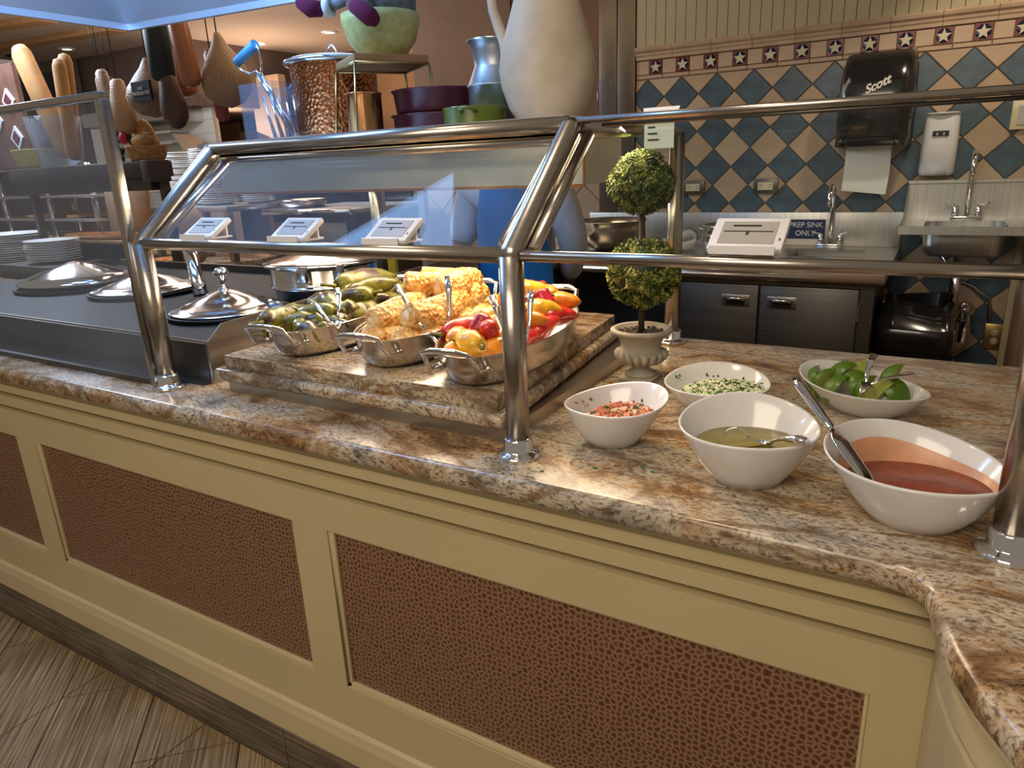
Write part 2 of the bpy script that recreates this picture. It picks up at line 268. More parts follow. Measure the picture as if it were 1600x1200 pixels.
def WL(o):
    l = Vector(o.location); p = o.parent
    while p: l += Vector(p.location); p = p.parent
    return l
def tag(o, label=None, cat=None, group=None, kind=None):
    if label: o['label'] = label
    if cat: o['category'] = cat
    if group: o['group'] = group
    if kind: o['kind'] = kind
    return o
def thing(name, label, cat, loc=(0, 0, 0), group=None):
    o = bpy.data.objects.new(name, None); C.objects.link(o); o.location = loc; o.empty_display_size = .02; return tag(o, label, cat, group)
def kids(o): return [c for c in C.objects if c.parent == o]
def dup(root, loc, rot=None, label=None, group=None, scale=None):
    def cp(o, par):
        c = o.copy(); C.objects.link(c); c.parent = par
        for k in kids(o): cp(k, c)
        return c
    r = cp(root, None); r.location = loc
    if rot is not None: r.rotation_euler = rot
    if scale is not None: r.scale = scale
    if label: r['label'] = label
    if group: r['group'] = group
    return r
def text_mesh(name, txt, size, mat, parent, loc, rot=(PI/2, 0, 0), ext=.0006, shear=0, spacing=1, bold=0):
    cu = bpy.data.curves.new(name, 'FONT'); cu.body = txt; cu.size = size; cu.extrude = ext; cu.align_x = 'CENTER'; cu.align_y = 'CENTER'; cu.shear = shear; cu.offset = bold; cu.space_line = spacing
    t = bpy.data.objects.new('tmp', cu); C.objects.link(t); bpy.context.view_layer.update(); me = bpy.data.meshes.new_from_object(t.evaluated_get(bpy.context.evaluated_depsgraph_get())); bpy.data.objects.remove(t)
    me.name = name; me.materials.clear(); me.materials.append(MATS[mat]); o = bpy.data.objects.new(name, me); C.objects.link(o)
    o.parent = parent; o.location = Vector(loc)-(WL(parent) if parent else Vector()); o.rotation_euler = rot; return o
def clip(poly, a, b, c):   # keep a*x+b*y<=c
    out = []
    for i in range(len(poly)):
        p, q = poly[i], poly[(i+1) % len(poly)]; dp, dq = a*p[0]+b*p[1]-c, a*q[0]+b*q[1]-c
        if dp <= 0: out.append(p)
        if dp*dq < 0: t = dp/(dp-dq); out.append((p[0]+(q[0]-p[0])*t, p[1]+(q[1]-p[1])*t))
    return out
def parea(p): return abs(sum(p[i][0]*p[(i+1) % len(p)][1]-p[(i+1) % len(p)][0]*p[i][1] for i in range(len(p))))/2 if len(p) > 2 else 0
def inset(poly, d):        # convex, ccw or cw
    cx = sum(p[0] for p in poly)/len(poly); cy = sum(p[1] for p in poly)/len(poly); out = list(poly)
    for i in range(len(poly)):
        p, q = poly[i], poly[(i+1) % len(poly)]; nx, ny = q[1]-p[1], p[0]-q[0]; L = math.hypot(nx, ny)
        if L < 1e-6: continue
        nx /= L; ny /= L
        if nx*(cx-p[0])+ny*(cy-p[1]) > 0: nx, ny = -nx, -ny
        out = clip(out, nx, ny, nx*p[0]+ny*p[1]-d)
        if len(out) < 3: return []
    return out
def ccw(p): return p if sum(p[i][0]*p[(i+1) % len(p)][1]-p[(i+1) % len(p)][0]*p[i][1] for i in range(len(p))) > 0 else p[::-1]
def star(cx, cz, r): return [(cx+(r if k % 2 == 0 else r*.42)*math.sin(PI*k/5), cz+(r if k % 2 == 0 else r*.42)*math.cos(PI*k/5)) for k in range(10)]
def starfaces(mb, cx, cz, r, y0, y1):
    p = star(cx, cz, r); n = 10; vs_ = [(x, y0, z) for x, z in p]+[(x, y1, z) for x, z in p]+[(cx, y0, cz)]
    mb.add(vs_, [(20, (i+1) % n, i) for i in range(n)]+[(i, (i+1) % n, n+(i+1) % n, n+i) for i in range(n)], False)
def arc(p, q, h, n=8, axis=Vector((0, 0, 1))):
    p, q = Vector(p), Vector(q); return [tuple(p.lerp(q, i/n)+axis*h*math.sin(PI*i/n)) for i in range(n+1)]
rnd = random.Random(7)
# ------------------------------------------------------------------ floor
FL = MB().box(-14, 4, -3, 9, -.06, -.006).build('floor', 'grout'); tag(FL, kind='structure')
cells = [[(-2.75, .0), (-.75, .0), (-.75, .884), (-2.75, .884)]]
def split(cells, a, b, c):
    out = []
    for p in cells:
        for q in (clip(p, a, b, c), clip(p, -a, -b, -c)):
            if parea(q) > 2e-5: out.append(q)
    return out
for k in range(-6, 8): cells = split(cells, 1, 1, -1.267+.367*k)
tmp = []
for p in cells:
    cx = sum(q[0] for q in p)/len(p); cy = sum(q[1] for q in p)/len(p); k = math.floor((cx+cy+1.267)/.367); c0 = 2.76+(k % 2)*.45; r = [p]
    for j in range(-4, 3): r = split(r, -1, 1, c0+.9*j)
    tmp += r
cells = tmp
for k in range(0, 3): cells = split(cells, 1, 0, -2.015+.46*k)
for p in cells:
    q = inset(p, .0020)
    if parea(q) < 1e-4: continue
    MB().prism(ccw(q), -.006, 0).build('floor_tile', 'floor_tile_wood', FL)
# ------------------------------------------------------------------ counter cabinet
TOPZ = .955
cab = thing('buffet_counter', 'cream panelled buffet counter with brown embossed leather panels on a tiled plinth', 'counter', (-1.2, .86, 0))
XE = .055
fr = MB(); XL = -5.0
xs = [(-4.2, -3.13), (-3.03, -2.146), (-2.047, -1.057), (-.960, -.006)]; ZB, ZT = .378, .748
fr.box(XL, XE, .886, 1.78, .175, .912)          # core
zf = [(ZT, .825), (.838, .866), (.879, .90)]
for a, b in zf: fr.box(XL, XE, .860, .888, a, b)
fr.box(XL, XE, .868, .888, .90, .912)
fr.box(XL, XE, .860, .880, .262, ZB)
e = [XL]+[v for p in xs for v in p]+[XE]
for i in range(0, len(e), 2): fr.box(e[i], e[i+1], .860, .880, ZB, ZT)
fr.build('frame', 'cream_paint', cab)
bm_ = MB()
prof = [(.860, .268), (.853, .262), (.851, .252), (.848, .240), (.848, .19), (.852, .186), (.852, .176), (.88, .176)]
for i in range(len(prof)-1):
    (y0, z0), (y1, z1) = prof[i], prof[i+1]; bm_.add([(XL, y0, z0), (XE, y0, z0), (XE, y1, z1), (XL, y1, z1)], [(0, 3, 2, 1)], True)
bm_.build('base_moulding', 'cream_moulding', cab)
for (a, b) in xs:
    p = MB().box(a-.01, b+.01, .8715, .8745, ZB-.01, ZT+.01).build('leather_panel', 'embossed_leather', cab)
    mm = MB(); d = .013
    for (x0, x1, z0, z1) in ((a, b, ZB, ZB+d), (a, b, ZT-.006, ZT), (a, a+d, ZB, ZT), (b-.006, b, ZB, ZT)):
        mm.box(x0, x1, .8635, .8725, z0, z1)
    mm.build('panel_moulding', 'cream_moulding', cab, bevel=.003)
x = -1.756-.5225*6
while x < .1:
    x1 = min(x+.5225, XE+.02); MB().box(x+.001, x1-.001, .885, .90, 0, .1755).build('plinth_tile', 'plinth_tile_wood', cab, bevel=.002); x += .5225
MB().box(XL, XE, .893, 1.7, 0, .176).build('plinth_core', 'black_metal', cab)
# curved wing on the right, running towards the viewer
wing = MB()
path = [(XE, .90), (XE, .86), (XE+.004, .80), (XE+.016, .745), (XE+.036, .69), (XE+.062, .64), (XE+.095, .60), (XE+.13, .57), (XE+.6, .30), (XE+1.2, .2)]
def sweep(mb, path, y_in, z0, z1):
    pass
prf = [(.02, 0), (.02, .176), (-.01, .176), (-.01, .26), (0, .268), (0, .825), (.02, .825), (.02, .838), (0, .838), (0, .866), (.02, .866), (.02, .879), (0, .879), (0, .912)]
for i in range(len(path)-1):
    (a0_, b0_), (a1_, b1_) = path[i], path[i+1]
    for (d0, z0), (d1, z1) in zip(prf, prf[1:]): wing.add([(a0_+d0, b0_, z0), (a1_+d0, b1_, z0), (a1_+d1, b1_, z1), (a0_+d1, b0_, z1)], [(0, 1, 2, 3)], False)
wing.build('curved_wing', 'cream_paint', cab)
MB().box(XE+.14, 1.5, .95, 1.78, 0, .912).build('wing_core', 'cream_paint', cab)
# ------------------------------------------------------------------ granite top
edge = [(XL, .838), (-.02, .838), (.015, .83), (.034, .812), (.040, .79), (.046, .75), (.058, .70), (.078, .65), (.105, .60), (.16, .55), (.6, .27), (1.2, .17), (1.5, .17), (1.5, 1.808), (XL, 1.808)]
g = MB().prism(edge, .915, TOPZ).build('granite_countertop', 'granite', bevel=.0135, seg=4)
tag(g, 'polished brown and cream granite countertop along the buffet', 'countertop')
# ------------------------------------------------------------------ granite riser
rz = thing('granite_riser', 'raised stepped granite platform under the three food pans', 'platform', (-.98, 1.3, TOPZ))
MB().box(-1.325, -.598, .965, 1.66, TOPZ, .981).build('steel_base', 'steel_sheet', rz)
MB().prism([(-1.352, .945), (-.596, .945), (-.668, 1.665), (-1.352, 1.665)], .982, 1.010).build('lower_slab', 'granite_riser', rz, bevel=.011, seg=4)
MB().prism([(-1.325, .962), (-.614, .962), (-.684, 1.645), (-1.325, 1.645)], 1.010, 1.040).build('upper_slab', 'granite_riser', rz, bevel=.003)
# ------------------------------------------------------------------ sneeze guards
sg = thing('sneeze_guard', 'stainless tube sneeze guard with glass over the granite riser', 'sneeze guard', (-.98, 1.3, TOPZ))
FY, EZ, TY, TZ = .926, 1.283, 1.140, 1.470
def post(x, y, zt, par, r=.0195):
    b = MB(); b.smooth = True; b.tube([(x, y, TOPZ+.006), (x, y, zt)], r, 20); b.build('post', 'steel_tube', par)
    b = MB().lathe([(.0, 0), (.037, 0), (.037, .004), (.033, .008), (.025, .010), (.0235, .012), (.0235, .030), (.0215, .033), (.019, .033)], (x, y, TOPZ), 28); b.build('flange', 'chrome', par)
for x in (-1.487, -.555): post(x, FY, EZ, sg)
for x in (-1.53, -.567): post(x, 1.744, TZ+.0, sg)
def rail(pts, r, par, name='rail', mat='steel_tube', n=16):
    b = MB(); b.smooth = True; b.tube(pts, r, n); return b.build(name, mat, par)
for x in (-1.487, -.555):
    rail([(x, FY, EZ-.012), (x, FY+.004, EZ+.002), (x, TY-.004, TZ-.004), (x, TY+.004, TZ+.004)], .0185, sg, 'slanted_tube')
rail([(-1.455, FY+.03, EZ+.012), (-1.455, TY+.014, TZ-.022)], .009, sg, 'glass_channel'); rail([(-.586, FY+.03, EZ+.012), (-.586, TY+.014, TZ-.022)], .009, sg, 'glass_channel')
rail([(-.528, FY+.02, EZ+.004), (-.528, TY+.012, TZ-.012)], .010, sg, 'glass_channel')
rail([(-1.487, FY, EZ), (-.555, FY, EZ)], .0125, sg)
rail([(-1.487, TY, TZ+.006), (-.555, TY, TZ+.006)], .0135, sg); rail([(-1.455, TY+.006, TZ-.02), (-.586, TY+.006, TZ-.02)], .008, sg)
MB().add([(-1.46, FY+.010, EZ+.008), (-.58, FY+.010, EZ+.008), (-.58, TY+.004, TZ-.014), (-1.46, TY+.004, TZ-.014), (-1.46, FY+.015, EZ+.004), (-.58, FY+.015, EZ+.004), (-.58, TY+.009, TZ-.018), (-1.46, TY+.009, TZ-.018)],
         [(0, 1, 2, 3), (7, 6, 5, 4), (0, 4, 5, 1), (3, 2, 6, 7), (1, 5, 6, 2), (0, 3, 7, 4)]).build('glass_pane', 'sneeze_glass', sg)
# shelf and heat lamp housing
sh = thing('overhead_shelf', 'long stainless display shelf on top of the middle sneeze guard', 'shelf', (-1.0, 1.45, TZ))
MB().box(-1.56, -.575, 1.158, 1.75, 1.481, 1.492).build('shelf_board', 'steel_satin', sh)
MB().box(-1.56, -.575, 1.742, 1.752, 1.47, 1.481).build('shelf_lip', 'steel_satin', sh)
MB().box(-1.93, -1.56, 1.45, 1.75, 1.481, 1.492).build('shelf_end', 'steel_satin', sh)
hl = thing('heat_lamp_housing', 'mirror-finish steel heat lamp housing hanging under the shelf', 'heat lamp', (-1.3, 1.6, 1.362))
simple('mirror_steel', (.72, .80, .76), .22, 1, .03, 5)
hb = MB(); X0, X1 = -1.93, -.70
hb.box(X0, X1, 1.50, 1.508, 1.364, 1.478); hb.box(X0, X1, 1.712, 1.72, 1.364, 1.478); hb.box(X1-.008, X1, 1.508, 1.712, 1.364, 1.478); hb.box(X0, X0+.008, 1.508, 1.712, 1.364, 1.478); hb.box(X0, X1, 1.50, 1.72, 1.470, 1.479)
hb.build('housing_shell', 'mirror_steel', hl)
fb = MB(); fb.box(X0-.002, X1+.002, 1.495, 1.501, 1.359, 1.366); fb.box(X1-.001, X1+.003, 1.497, 1.503, 1.364, 1.478); fb.build('copper_trim', 'copper', hl)
for i in range(4): MB().box(-1.85+.3*i, -1.62+.3*i, 1.56, 1.66, 1.452, 1.469).build('lamp_element', 'lamp_glow', hl)
# right section of the guard
rg = thing('sneeze_guard', 'stainless sneeze guard rails over the salsa bowls on the right', 'sneeze guard', (-.2, 1.0, TOPZ))
post(.115, .918, 1.30, rg, .0205)
rail([(-.535, FY, EZ), (.10, FY, EZ)], .0085, rg); rail([(-.555, TY, TZ+.010), (.16, TY+.002, TZ+.009)], .0062, rg)
rail([(-.50, TY+.006, TZ+.001), (.16, TY+.008, TZ-.001)], .0032, rg, 'glass_channel', 'steel_dark')
rail([(-.545, TY+.01, TZ-.002), (-.565, 1.723, TZ)], .012, rg, 'cross_rail', 'steel_tube')
rail([(.10, FY, EZ), (.12, FY+.02, EZ+.01), (.13, TY, TZ)], .0185, rg, 'slanted_tube')
MB().add([(-.50, FY+.010, EZ+.008), (.085, FY+.010, EZ+.008), (.12, TY+.004, TZ-.012), (-.50, TY+.004, TZ-.012), (-.50, FY+.014, EZ+.004), (.085, FY+.014, EZ+.004), (.12, TY+.008, TZ-.016), (-.50, TY+.008, TZ-.016)],
         [(0, 1, 2, 3), (7, 6, 5, 4), (0, 4, 5, 1), (3, 2, 6, 7), (1, 5, 6, 2), (0, 3, 7, 4)]).build('glass_pane', 'clear_glass', rg)
MB().add([(.127, .945, .960), (.127, 1.0, .960), (.127, 1.12, 1.40), (.127, .945, 1.28), (.131, .945, .960), (.131, 1.0, .960), (.131, 1.12, 1.40), (.131, .945, 1.28)], [(0, 1, 2, 3), (7, 6, 5, 4), (0, 4, 5, 1), (1, 5, 6, 2), (2, 6, 7, 3), (3, 7, 4, 0)]).build('end_panel', 'tinted_glass', rg)
# left upright glass screen
lg = thing('glass_screen', 'tall hazy upright glass screen left of the stainless post', 'glass screen', (-2.1, .93, TOPZ))
MB().box(-2.6, -1.547, .927, .935, TOPZ+.012, 1.578).build('glass_pane', 'hazy_glass', lg)
MB().box(-2.6, -1.528, .918, .944, 1.578, 1.594).build('top_channel', 'steel_tube', lg, bevel=.003)
MB().box(-1.548, -1.528, .918, .944, TOPZ, 1.580).build('side_channel', 'steel_tube', lg, bevel=.003)
MB().box(-2.6, -1.548, .920, .942, TOPZ, TOPZ+.014).build('bottom_channel', 'steel_dark', lg)
# ------------------------------------------------------------------ price tags on the rails
def price_tag(x, label, s=1.0):
    t = thing('price_tag', label, 'price tag', (x, FY+.02, EZ+.010), 'electronic price tags on the lower rails'); w, h = .052*s, .035*s
    M = Matrix.Translation((x, FY+.034, EZ+.031)) @ Matrix.Rotation(math.radians(-58), 4, 'X')
    def q(mb, x0, x1, y0, y1, z0, z1): n = len(mb.v); mb.box(x0, x1, y0, y1, z0, z1); mb.v[n:] = [tuple(M @ Vector(v)) for v in mb.v[n:]]
    b = MB(); q(b, -w, w, -.005, .005, -h, h); tb_ = b.build('tag_body', 'white_plastic', t, bevel=.0025)
    b = MB(); q(b, -w*.74, w*.74, -.0062, -.005, -h*.72, h*.68); b.build('tag_screen', 'tag_screen', tb_)
    b = MB(); q(b, -w*.45, w*.30, -.0068, -.0060, h*.34, h*.44); q(b, -w*.66, w*.66, -.0068, -.0060, .0, h*.05); q(b, -w*.05, w*.03, -.0068, -.0060, -h*.2, -h*.02); q(b, w*.86, w*.90, -.0056, -.005, -h*.5, -h*.35); b.build('tag_print', 'ink', tb_)
    b = MB(); b.box(x-w*.86, x+w*.86, FY-.004, FY+.062, EZ+.0115, EZ+.0145); b.box(x-w*.86, x+w*.86, FY-.006, FY-.002, EZ+.0115, EZ+.022); b.box(x-w*.7, x+w*.7, FY+.054, FY+.058, EZ+.013, EZ+.05); b.build('tag_stand', 'white_plastic', t)
price_tag(-1.305, 'white electronic price tag nearest the left post on the lower rail', .88); price_tag(-1.043, 'white electronic price tag second from the left on the lower rail', .88)
price_tag(-.808, 'white electronic price tag on the lower rail over the corn pan', .88); price_tag(-.213, 'white electronic price tag alone on the right rail above the salsa bowls', .91)
ch = thing('menu_card', 'white folded card in a clear holder clipped to the top right rail', 'sign', (-.47, 1.35, 1.42))
MB().add([(-.505, 1.35, 1.505), (-.435, 1.35, 1.505), (-.438, 1.33, 1.478), (-.498, 1.33, 1.478), (-.505, 1.353, 1.505), (-.435, 1.353, 1.505), (-.438, 1.333, 1.478), (-.498, 1.333, 1.478)], [(0, 3, 2, 1), (4, 5, 6, 7), (0, 1, 5, 4), (2, 3, 7, 6), (1, 2, 6, 5), (0, 4, 7, 3)]).build('card_top', 'white_plastic', ch)
MB().box(-.497, -.440, 1.334, 1.337, 1.432, 1.478).build('card', 'paper', ch)
b = MB()
for k in range(3): b.box(-.490, -.476+.004*k, 1.3332, 1.3342, 1.468-.011*k, 1.471-.011*k)
b.build('card_print', 'ink', ch); MB().box(-.500, -.436, 1.3310, 1.3325, 1.425, 1.480).build('clear_sleeve', 'clear_glass', ch)
# ------------------------------------------------------------------ oval pans
RT = 1.040
def local(c, rot, x, y): return (c[0]+x*math.cos(rot)-y*math.sin(rot), c[1]+x*math.sin(rot)+y*math.cos(rot))
def oval_pan(label, c, rot, L=.262, Wd=.112):   # long axis = local y
    t = thing('oval_pan', label, 'pan', (c[0], c[1], RT), 'oval stainless pans on the granite riser')
    k = [(0, .002), (.80, .002), (.86, .004), (.92, .014), (.97, .04), (1, .060), (1.018, .064), (1.018, .066), (.985, .064), (.955, .04), (.90, .016), (.84, .008), (0, .006)]
    MB().lathe([(r, z) for r, z in k], (c[0], c[1], RT), 56, Wd, L, rot).build('pan_body', 'pan_steel', t)
    for s in (-1, 1):
        pts = [(-.046, .90), (-.046, 1.06), (-.042, 1.17), (-.02, 1.20), (.02, 1.20), (.042, 1.17), (.046, 1.06), (.046, .90)]
        zz = [.040, .045, .082, .088, .088, .082, .045, .040]; w = [.005, .0045, .006, .008, .008, .006, .0045, .005]
        b = MB(); b.smooth = True; b.tube([(*local(c, rot, x, s*y*L), RT+z) for (x, y), z in zip(pts, zz)], w, 10, flat=.55); hd_ = b.build('handle', 'chrome', t)
        for q in (-.046, .046): MB().sphere((*local(c, rot, q, s*L*.905), RT+.040), .008, 10, 6).build('rivet', 'pan_steel', hd_)
    return t
PAN = [((-1.200, 1.225), math.radians(12), 'leftmost oval steel pan filled with charred green peppers'),
       ((-.955, 1.235), math.radians(11), 'middle oval steel pan filled with pale grilled corn pieces'),
       ((-.722, 1.205), math.radians(9), 'right oval steel pan filled with red and orange peppers')]
for c, r, l in PAN: oval_pan(l, c, r)
def inpan(i, x, y, z, lim=9):
    c, r, _ = PAN[i]; n_ = math.hypot(x/.112, y/.262)
    if n_ > lim: x, y = x*lim/n_, y*lim/n_
    return (*local(c, r, x, y), RT+z)
def pepper(name, mats, L, R, curve, nseg=9, bumpy=.16, taper=.25, seed=0):
    rr = random.Random(seed); b = MB(); b.smooth = True; pts = []; rad = []
    for i in range(nseg+1):
        t = i/nseg; pts.append((L*(t-.5), curve*math.sin(PI*t)*L, 0)); prof = math.sin(PI*min(1, .10+t*.93))**.55 if t < .5 else (1-(1-taper)*((t-.5)*2)**1.4)
        if t > .97: prof *= .35
        rad.append(max(.0015, R*prof*(1+rr.uniform(-bumpy, bumpy))))
    b.tube(pts, rad, 12); t = thing(name, '', 'pepper'); b.build('flesh', mats[0], t)
    s = MB(); s.smooth = True; s.tube([pts[0], (pts[0][0]-L*.06, pts[0][1]+.002, .002), (pts[0][0]-L*.16-.006, pts[0][1]+.006, .005)], [R*.30, R*.14, R*.12], 7); s.build('stem', mats[1], t)
    return t
def place(root, first, loc, rot, label, group, scale=None):
    if first: root.location = loc; root.rotation_euler = rot; root['label'] = label; root['group'] = group; root.scale = scale or (1, 1, 1); return root
    return dup(root, loc, rot, label, group, scale)
GP = [pepper('green_pepper', ('pepper_green', 'pepper_stem'), .105, .019, .10, seed=1), pepper('green_pepper', ('pepper_green', 'pepper_stem'), .085, .017, .22, seed=2), pepper('green_pepper', ('pepper_green', 'pepper_stem'), .070, .020, .05, seed=3, taper=.5)]
gl = [(-.04, -.195, .045, .9, 1), (.015, -.20, .038, 2.6, 2), (.045, -.175, .042, .2, 1), (-.065, -.15, .062, 1.5, 0), (-.005, -.155, .05, .3, 2), (.06, -.12, .048, 1.2, 1),
      (-.02, -.10, .058, 2.9, 0), (.035, -.085, .062, .5, 2), (-.07, -.07, .05, 1.8, 1), (.075, -.04, .05, 1.3, 2), (.005, -.045, .070, 2.4, 0), (-.045, -.01, .066, .8, 2),
      (.05, .01, .066, .4, 1), (-.005, .04, .072, 3.0, 0), (-.075, .05, .055, 1.6, 1), (.08, .06, .052, 1.2, 0), (.03, .08, .085, .6, 0), (-.04, .09, .075, 2.2, 2), (-.01, .13, .096, .95, 0),
      (.06, .14, .07, 1.1, 1), (-.055, .155, .065, 1.9, 1), (.01, .19, .070, .5, 2), (-.01, .215, .06, 2.6, 2), (.045, .19, .058, 1.4, 1)]
used = set(); grp = 'charred green peppers in the left pan'
where = ['at the front end', 'at the front end', 'at the front end', 'standing up against the front left rim', 'near the front', 'by the front right rim', 'in the front half', 'in the front half', 'against the left rim', 'along the right rim', 'in the middle', 'in the middle', 'in the middle', 'in the middle', 'against the left rim', 'along the right rim', 'stacked high on the far half', 'stacked on the far half', 'lying longest on top of the far heap', 'by the far right rim', 'by the far left rim', 'at the far end', 'at the far end', 'at the far end']
for i, (x, y, z, a, k) in enumerate(gl):
    ty = ['long', 'curved', 'short stubby'][k]
    place(GP[k], k not in used, inpan(0, x, y, z+.010, .70 if z < .06 else .80), (rnd.uniform(-.3, .3), rnd.uniform(-.25, .25), a+.19), 'charred %s green pepper %s in the left pan' % (ty, where[i]), grp, tuple([1.6 if i == 18 else 1.36]*3)); used.add(k)
# corn
cb = MB(); cb.smooth = True; prof = [(0, -.036), (.014, -.0375), (.021, -.035), (.0235, -.028), (.024, 0), (.0235, .028), (.021, .035), (.014, .0375), (0, .036)]
rr_ = random.Random(3); R_ = []
for (r, x) in [(.004, -.036)]+prof[1:-1]+[(.004, .036)]: R_.append([(x, r*(1+.07*math.sin(14*2*PI*k/28+x*300)+rr_.uniform(-.03, .03))*math.cos(2*PI*k/28), r*(1+.07*math.sin(14*2*PI*k/28+x*300))*math.sin(2*PI*k/28)) for k in range(28)])
cb.rings(R_); CORN = thing('corn_piece', '', 'corn'); cb.build('kernels', 'corn_kernels', CORN)
for s in (-1, 1): MB().lathe([(0, 0), (.010, 0), (.010, .0012), (0, .0012)], (0, 0, 0), 12, tilt=Matrix.Rotation(PI/2, 3, 'Y')).build('core', 'corn_core', CORN).location = (s*.0375-.0006, 0, 0)
cl = []
for row, (z, ys, xs_) in enumerate([(.040, [-.19, -.12, -.05, .02, .09, .17], [-.05, .045]), (.082, [-.12, -.05, .02, .09, .16], [-.040, .042]), (.116, [.05, .12], [-.034, .036])]):
    for j, y in enumerate(ys):
        for x in xs_:
            if abs(x)/.11 > math.sqrt(max(0, 1-(y/.25)**2))*.78: continue
            cl.append((x+rnd.uniform(-.006, .006), y+rnd.uniform(-.006, .006), z, rnd.choice([.9, 1.2, 1.35, 1.6, .6]), row))
lay = ['bottom layer', 'second layer', 'top layer']
for i, (x, y, z, a, row) in enumerate(cl):
    pos = ('front' if y < -.1 else 'front half' if y < 0 else 'far half' if y < .1 else 'far end'); side = 'left' if x < 0 else 'right'
    place(CORN, i == 0, inpan(1, x, y, z+.002*row, .66), (rnd.uniform(0, 6), rnd.uniform(-.25, .25), a+.12), 'seasoned corn piece, %s, %s, %s side of the middle pan' % (lay[row], pos, side), 'grilled corn pieces in the middle pan', (1.15, 1.2, 1.2))
# mixed peppers
MP = []
for nm, col, L, R, cu, tp in [('orange_pepper', 'pepper_orange', .075, .019, .12, .35), ('red_pepper', 'pepper_red', .10, .019, .10, .2), ('cherry_pepper', 'pepper_magenta', .040, .018, 0, .75), ('yellow_pepper', 'pepper_yellow', .08, .022, .1, .4), ('red_cherry_pepper', 'pepper_red', .032, .0145, 0, .8)]:
    MP.append(pepper(nm, (col, 'pepper_stem'), L, R, cu, seed=len(MP)+11, taper=tp, bumpy=.08))
ml = [(-.05, -.195, .045, 1.2, 0), (.02, -.21, .038, .2, 0), (.05, -.18, .045, .7, 0), (-.07, -.14, .055, 1.8, 0), (-.02, -.155, .062, 2.4, 3), (.035, -.14, .06, .3, 0), (-.015, -.125, .085, .5, 2), (.012, -.15, .083, 4.4, 4), (.07, -.09, .055, 1.4, 1),
      (-.06, -.08, .065, 1.0, 1), (.0, -.075, .07, 2.8, 3), (.045, -.05, .075, .5, 0), (-.045, -.02, .075, .9, 3), (.075, -.01, .06, 1.5, 1), (.0, -.01, .082, 2.6, 0), (-.07, .03, .07, 1.6, 0), (.055, .035, .08, 1.0, 3), (.0, .05, .09, .4, 2), (-.03, .075, .098, 2.0, 0),
      (.085, .075, .062, 1.3, 1), (.035, .09, .095, 2.9, 2), (-.065, .11, .075, 1.2, 3), (.0, .12, .105, .8, 3), (.06, .125, .08, .4, 0), (-.02, .155, .10, 5.0, 2), (.03, .165, .09, 2.0, 0), (-.045, .18, .075, .6, 0), (.03, .205, .07, 1.0, 2), (-.01, .205, .095, 4.4, 4), (.06, .175, .065, 1.6, 0)]
us2 = set(); nn = ['small orange', 'long red', 'round magenta cherry', 'plump yellow', 'small round red']
for i, (x, y, z, a, k) in enumerate(ml):
    pos = 'front end' if y < -.13 else 'front half' if y < 0 else 'far half' if y < .13 else 'far end'; side = 'left side' if x < -.02 else 'centre' if x < .03 else 'right side'
    place(MP[k], k not in us2, inpan(2, x, y, z+.004, .68 if z < .06 else .78), (rnd.uniform(-.4, .4), rnd.uniform(-.25, .25) if k not in (2, 4) else -1.1, a+.1), 'roasted %s pepper, %s, %s of the right pan' % (nn[k], side, pos), 'mixed peppers in the right pan', (1.18, 1.18, 1.18)); us2.add(k)
# tongs
def tongs(label, pts1, pts2, hinge):
    t = thing('serving_tongs', label, 'tongs', hinge, 'serving tongs over the pans')
    for p in (pts1, pts2):
        b = MB(); b.smooth = True; n = len(p); b.tube(p, [.0025]+[.0036]*(n-3)+[.0065, .008] if n > 3 else .004, 10, flat=.35); b.build('arm', 'chrome', t)
    b = MB(); b.smooth = True; b.tube([pts1[0], hinge, pts2[0]], .0085, 10, flat=.55); b.build('hinge', 'pan_steel', t)
h = inpan(0, .085, -.175, .055)
def ip(i, *a): return [inpan(i, *p) for p in a]
tongs('steel tongs with scalloped spoon ends lying in the charred green peppers', ip(0, (.075, -.185, .070), (.045, -.165, .088), (.02, -.145, .098), (-.005, -.13, .105)), ip(0, (.085, -.170, .070), (.075, -.145, .10), (.062, -.12, .115), (.05, -.105, .128)), h)
tongs('thin steel tongs hooked over the right rim of the corn pan', ip(1, (.088, -.175, .055), (.045, -.16, .09), (.015, -.14, .125), (-.005, -.13, .15)), ip(1, (.108, -.150, .055), (.105, -.125, .10), (.10, -.11, .135), (.095, -.10, .165)), inpan(1, .108, -.17, .030))
tongs('steel tongs upright against the post in the mixed pepper pan', ip(2, (.068, -.20, .055), (.05, -.18, .10), (.035, -.165, .13), (.02, -.15, .15)), ip(2, (.09, -.185, .055), (.092, -.15, .11), (.09, -.14, .14), (.088, -.13, .16)), inpan(2, .088, -.205, .035))
